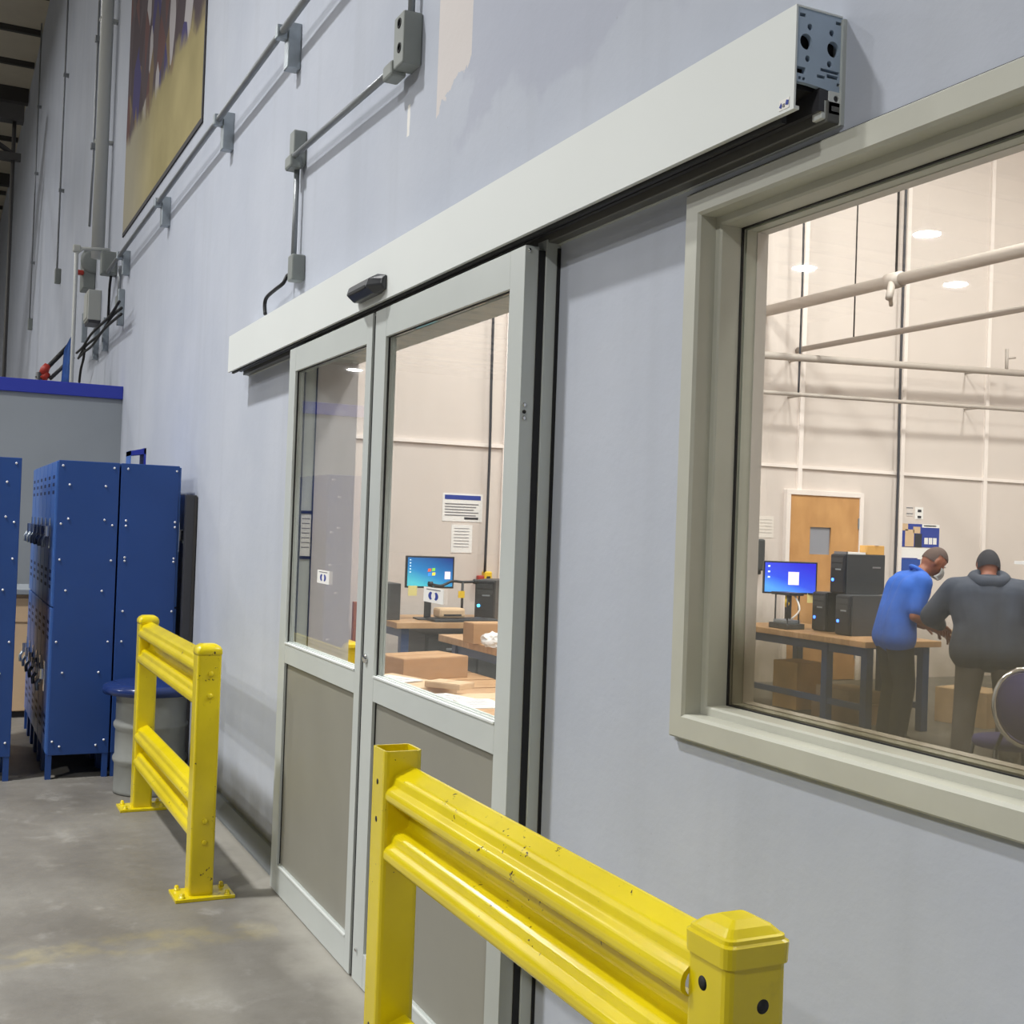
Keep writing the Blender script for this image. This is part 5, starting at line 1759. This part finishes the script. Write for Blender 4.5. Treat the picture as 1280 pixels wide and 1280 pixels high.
def head_parts(C, fd, up, hair, parent, body_list, m_h, full_cap):
    """head as a shaped ovoid merged to the body list; returns hair mesh object"""
    fd = fd.normalized()
    up = (up - fd * up.dot(fd)).normalized()
    sd = up.cross(fd).normalized()
    bm_ = bmesh.new()
    bmesh.ops.create_uvsphere(bm_, u_segments=28, v_segments=20, radius=1.0)
    for v in bm_.verts:
        x_, y_, z_ = v.co            # x forward, y left, z up
        a, b, c = 0.098, 0.076, 0.118
        px, py, pz = x_ * a, y_ * b, z_ * c
        if z_ < 0:
            py *= 1 + 0.22 * z_
            px = px * (1 + 0.1 * z_) + 0.012 * (-z_) * (x_ > 0)
        if x_ > 0.6:
            px -= 0.010 * max(0, 0.35 - abs(z_ - 0.1)) * 2          # flatten the face
            if abs(y_) < 0.2 and -0.38 < z_ < 0.06:
                px += 0.026 * (1 - abs(y_) / 0.2) * (1 - abs(z_ + 0.22) / 0.28) # nose
            if 0.12 < abs(y_) < 0.52 and 0.0 < z_ < 0.24:
                px -= 0.010                                          # eye sockets
            if abs(y_) < 0.35 and -0.62 < z_ < -0.42:
                px += 0.006                                          # lips
        v.co = C + fd * px + sd * py + up * pz
    for s in (-1, 1):
        for q_ in range(1):
            bmesh.ops.create_uvsphere(bm_, u_segments=10, v_segments=8, radius=1.0,
                                      matrix=Matrix.Translation(C + sd * s * 0.075 - fd * 0.008 - up * 0.005) @ Matrix((fd * 0.02, sd * 0.010, up * 0.032)).transposed().to_4x4())
    me = bpy.data.meshes.new('head')
    bmesh.ops.recalc_face_normals(bm_, faces=bm_.faces)
    bm_.to_mesh(me)
    bm_.free()
    body_list.append(me)
    bm_ = bmesh.new()
    bmesh.ops.create_uvsphere(bm_, u_segments=28, v_segments=20, radius=1.0)
    dl = [v for v in bm_.verts if (v.co.z < (0.32 if not full_cap else 0.12) and v.co.x > -0.15) or v.co.z < (-0.25 if not full_cap else -0.45)]
    bmesh.ops.delete(bm_, geom=dl, context='VERTS')
    g = 1.045 if not full_cap else 1.10
    for v in bm_.verts:
        v.co = C + fd * v.co.x * 0.098 * g + sd * v.co.y * 0.076 * g + up * v.co.z * 0.118 * g
    frombm('cap' if full_cap else 'hair', bm_, m_h, parent, True)
    for s in (-1, 1):
        e = C + fd * 0.082 + sd * s * 0.030 + up * 0.014
        bm_ = bmesh.new()
        bmesh.ops.create_uvsphere(bm_, u_segments=10, v_segments=8, radius=0.0115, matrix=Matrix.Translation(e))
        frombm('eye', bm_, mat('eye_white', S(220, 214, 208), 0.3), parent, True)
    return sd


def person(loc, face, label, J, cloth, hairm, full_cap):
    """J: joint coordinates in (forward, left, up); face = yaw of forward"""
    t = thing('person', loc, label, 'person')
    f = Vector((math.cos(face), math.sin(face), 0))
    l = Vector((-math.sin(face), math.cos(face), 0))

    def W(p):
        return Vector(loc) + f * p[0] + l * p[1] + Vector((0, 0, p[2]))
    P = {k_: W(v) for k_, v in J.items()}
    body = []
    bk = cloth.get('bulk', 1.0)
    caps = [(P['pel'], 0.11, P['waist'], 0.10), (P['waist'], 0.10, P['chest'], 0.115), (P['chest'], 0.08, P['neckb'], 0.055), (P['neckb'], 0.055, P['head'], 0.05)]
    for s in 'LR':
        caps += [(P['neckb'], 0.05, P['sh' + s], 0.055), (P['sh' + s], 0.058, P['el' + s], 0.042), (P['el' + s], 0.042, P['wr' + s], 0.028),
                 (P['pel'], 0.09, P['hip' + s], 0.09), (P['hip' + s], 0.09, P['kn' + s], 0.058), (P['kn' + s], 0.058, P['an' + s], 0.04)]
    hf = f * J['gaze'][0] + l * J['gaze'][1] + Vector((0, 0, J['gaze'][2]))
    hu = P['head'] - P['neck']
    heads = []
    head_parts(P['head'], hf, hu, True, t, heads, hairm, full_cap)
    body.append(blob(caps, 0.009, 3, heads))
    for s, sg in (('L', 1), ('R', -1)):
        body += hand_meshes(P['wr' + s], P['wr' + s] - P['el' + s], Vector((0, 0, -1)) + f * 0.2, sg)
    me = join_meshes('body', body)
    link('body', me, m_skin, t, True)
    # clothes: torso as side by side columns so that it is wide and shallow
    W2 = 0.095 * bk
    tc_ = []
    cols = (-0.5, 0.0, 0.5)
    hem = P['pel'] + Vector((0, 0, -0.04))
    for c in cols:
        tc_ += [(hem + l * c * 0.22 * bk, 0.13 * bk, P['waist'] + l * c * 0.2 * bk, 0.11 * bk), (P['waist'] + l * c * 0.2 * bk, 0.11 * bk, P['chest'] + l * c * 0.26 * bk, 0.125 * bk)]
    tc_ += [(P['chest'] + Vector((0, 0, 0.03)), 0.11 * bk, P['neckb'] - Vector((0, 0, 0.02)), 0.075)]
    for s in 'LR':
        tc_ += [(P['neckb'] - Vector((0, 0, 0.03)), 0.075, P['sh' + s], 0.082 * bk), (P['chest'], 0.12, P['sh' + s], 0.08 * bk)]
        if cloth['sleeve'] == 'short':
            tc_ += [(P['sh' + s], 0.082, P['sh' + s].lerp(P['el' + s], 0.8), 0.066)]
        else:
            tc_ += [(P['sh' + s], 0.086 * bk, P['el' + s], 0.074 * bk), (P['el' + s], 0.074 * bk, P['el' + s].lerp(P['wr' + s], 0.92), 0.048)]
    link(cloth['top_name'], blob(tc_, 0.014, 5), cloth['top'], t, True)
    pc_ = [(P['pel'] - l * 0.05, 0.105, P['pel'] + l * 0.05, 0.105)]
    for s in 'LR':
        pc_ += [(P['pel'], 0.104, P['hip' + s], 0.108), (P['hip' + s], 0.112, P['kn' + s], 0.084), (P['kn' + s], 0.084, P['an' + s] + Vector((0, 0, -0.005)), 0.072)]
    link('trousers', blob(pc_, 0.014, 5), cloth['legs'], t, True)
    for s in 'LR':
        a = P['an' + s]
        bm_ = bmesh.new()
        heel = Vector((a.x, a.y, 0)) - f * 0.07
        for k_ in range(1):
            rings__ = []
            for u_, wd, hh in ((0.0, 0.028, 0.07), (0.03, 0.038, 0.085), (0.1, 0.042, 0.09), (0.17, 0.048, 0.06), (0.235, 0.045, 0.045), (0.27, 0.022, 0.03)):
                cpt_ = heel + f * u_
                rings__.append([bm_.verts.new(cpt_ + l * q_[0] * wd + Vector((0, 0, q_[1] * hh))) for q_ in ((-1, 0), (-1, 0.45), (-0.7, 0.85), (0, 1), (0.7, 0.85), (1, 0.45), (1, 0))])
            for A, B in zip(rings__, rings__[1:]):
                for i_ in range(7):
                    bm_.faces.new((A[i_], A[(i_ + 1) % 7], B[(i_ + 1) % 7], B[i_]))
            bm_.faces.new(rings__[0][::-1])
            bm_.faces.new(rings__[-1])
        frombm('shoe', bm_, m_shoe, t, True)
    return t, P, f, l, hf


# bald man in the blue polo, bent forward over his hands, seen from his right side
J1 = dict(pel=(-0.02, 0, 0.86), waist=(0.0, 0, 1.0), chest=(0.08, 0, 1.19), neckb=(0.17, 0, 1.31), neck=(0.22, 0, 1.345), head=(0.285, 0, 1.415), gaze=(0.85, 0, -0.62),
          shL=(0.11, 0.19, 1.25), elL=(0.06, 0.25, 0.98), wrL=(0.28, 0.14, 0.90), shR=(0.11, -0.19, 1.25), elR=(0.04, -0.24, 1.0), wrR=(0.27, -0.17, 0.885),
          hipL=(-0.02, 0.10, 0.82), knL=(0.03, 0.11, 0.46), anL=(-0.02, 0.12, 0.085), hipR=(-0.02, -0.10, 0.82), knR=(0.03, -0.11, 0.46), anR=(-0.02, -0.12, 0.085))
f1 = math.atan2(0.93, 0.36)
pe1, P1, F1, L1, G1 = person((-7.12, 5.34, 0), f1, 'bald man in a blue polo shirt and white mask bending over work in his hands', J1,
                             dict(sleeve='short', top=m_shirt, top_name='polo_shirt', legs=m_pants), m_hair, False)
# face mask
bm = bmesh.new()
g = G1.normalized()
upm = (P1['head'] - P1['neck'])
upm = (upm - g * upm.dot(g)).normalized()
sdm = upm.cross(g)
rows = []
for a in range(7):
    t = -1 + 2 * a / 6
    row = []
    for b in range(9):
        s = -1 + 2 * b / 8
        row.append(bm.verts.new(P1['head'] + g * (0.118 - 0.055 * s * s - 0.018 * t * t + 0.014 * (1 - abs(s))) + sdm * s * 0.062 * (1 - 0.15 * (t < 0) * -t) + upm * (-0.055 + t * 0.045)))
    rows.append(row)
for A, B in zip(rows, rows[1:]):
    for b in range(8):
        bm.faces.new((A[b], A[b + 1], B[b + 1], B[b]))
bmesh.ops.solidify(bm, geom=bm.faces[:], thickness=0.004)
frombm('face_mask', bm, m_mask, pe1, True)
# shirt collar
tube('collar', [P1['neckb'] + F1 * (0.065 * math.cos(2 * math.pi * k / 16)) + L1 * (0.075 * math.sin(2 * math.pi * k / 16)) + Vector((0, 0, 0.02 - 0.045 * math.cos(2 * math.pi * k / 16))) for k in range(16)], 0.016, m_shirt, pe1, 8, True)
# work piece held in his hands
wpz = thing('circuit_part', tuple(P1['wrR'] + F1 * 0.1), 'small pale part held in the hands of the bald man', 'part')
c_ = (P1['wrL'] + P1['wrR']) / 2 + F1 * 0.13 + Vector((0, 0, -0.02))
box('part_body', c_.x - 0.05, c_.x + 0.05, c_.y - 0.05, c_.y + 0.05, c_.z - 0.025, c_.z + 0.02, m_cardlight, wpz, 0.006)
box('part_tab', c_.x - 0.03, c_.x + 0.03, c_.y - 0.075, c_.y - 0.045, c_.z - 0.01, c_.z + 0.005, m_mask, wpz, 0.003)

# man in the hoodie, back to us, leaning towards the bench
J2 = dict(pel=(-0.02, 0, 0.87), waist=(0.0, 0, 1.02), chest=(0.07, 0, 1.22), neckb=(0.11, 0, 1.355), neck=(0.14, 0, 1.385), head=(0.19, 0, 1.455), gaze=(0.85, 0.15, -0.5),
          shL=(0.09, 0.23, 1.27), elL=(0.16, 0.38, 1.06), wrL=(0.36, 0.30, 0.98), shR=(0.09, -0.23, 1.27), elR=(0.14, -0.30, 1.02), wrR=(0.36, -0.2, 0.95),
          hipL=(-0.02, 0.11, 0.83), knL=(0.03, 0.14, 0.46), anL=(-0.02, 0.17, 0.085), hipR=(-0.02, -0.11, 0.83), knR=(0.03, -0.13, 0.46), anR=(-0.02, -0.15, 0.085))
J2 = {k_: (v[0], v[1], v[2] * (0.965 if k_ not in ('gaze', 'anL', 'anR') else 1.0)) for k_, v in J2.items()}
f2 = math.atan2(0.66, -0.75)
pe2, P2, F2, L2, G2 = person((-6.23, 5.36, 0), f2, 'man in a charcoal hoodie and dark cap standing with his back to the window', J2,
                             dict(sleeve='long', top=m_hood, top_name='hoodie', legs=m_jeans, bulk=1.14), m_blackhair, True)
# folded hood round the neck
tube('hood', [P2['neckb'] + F2 * (0.085 * math.cos(2 * math.pi * k / 18) - 0.01) + L2 * (0.105 * math.sin(2 * math.pi * k / 18)) + Vector((0, 0, 0.01 + 0.035 * math.cos(2 * math.pi * k / 18)))
              for k in range(18)], [0.036 + 0.018 * (1 - math.cos(2 * math.pi * k / 18)) / 2 for k in range(18)], m_hood, pe2, 10, True)
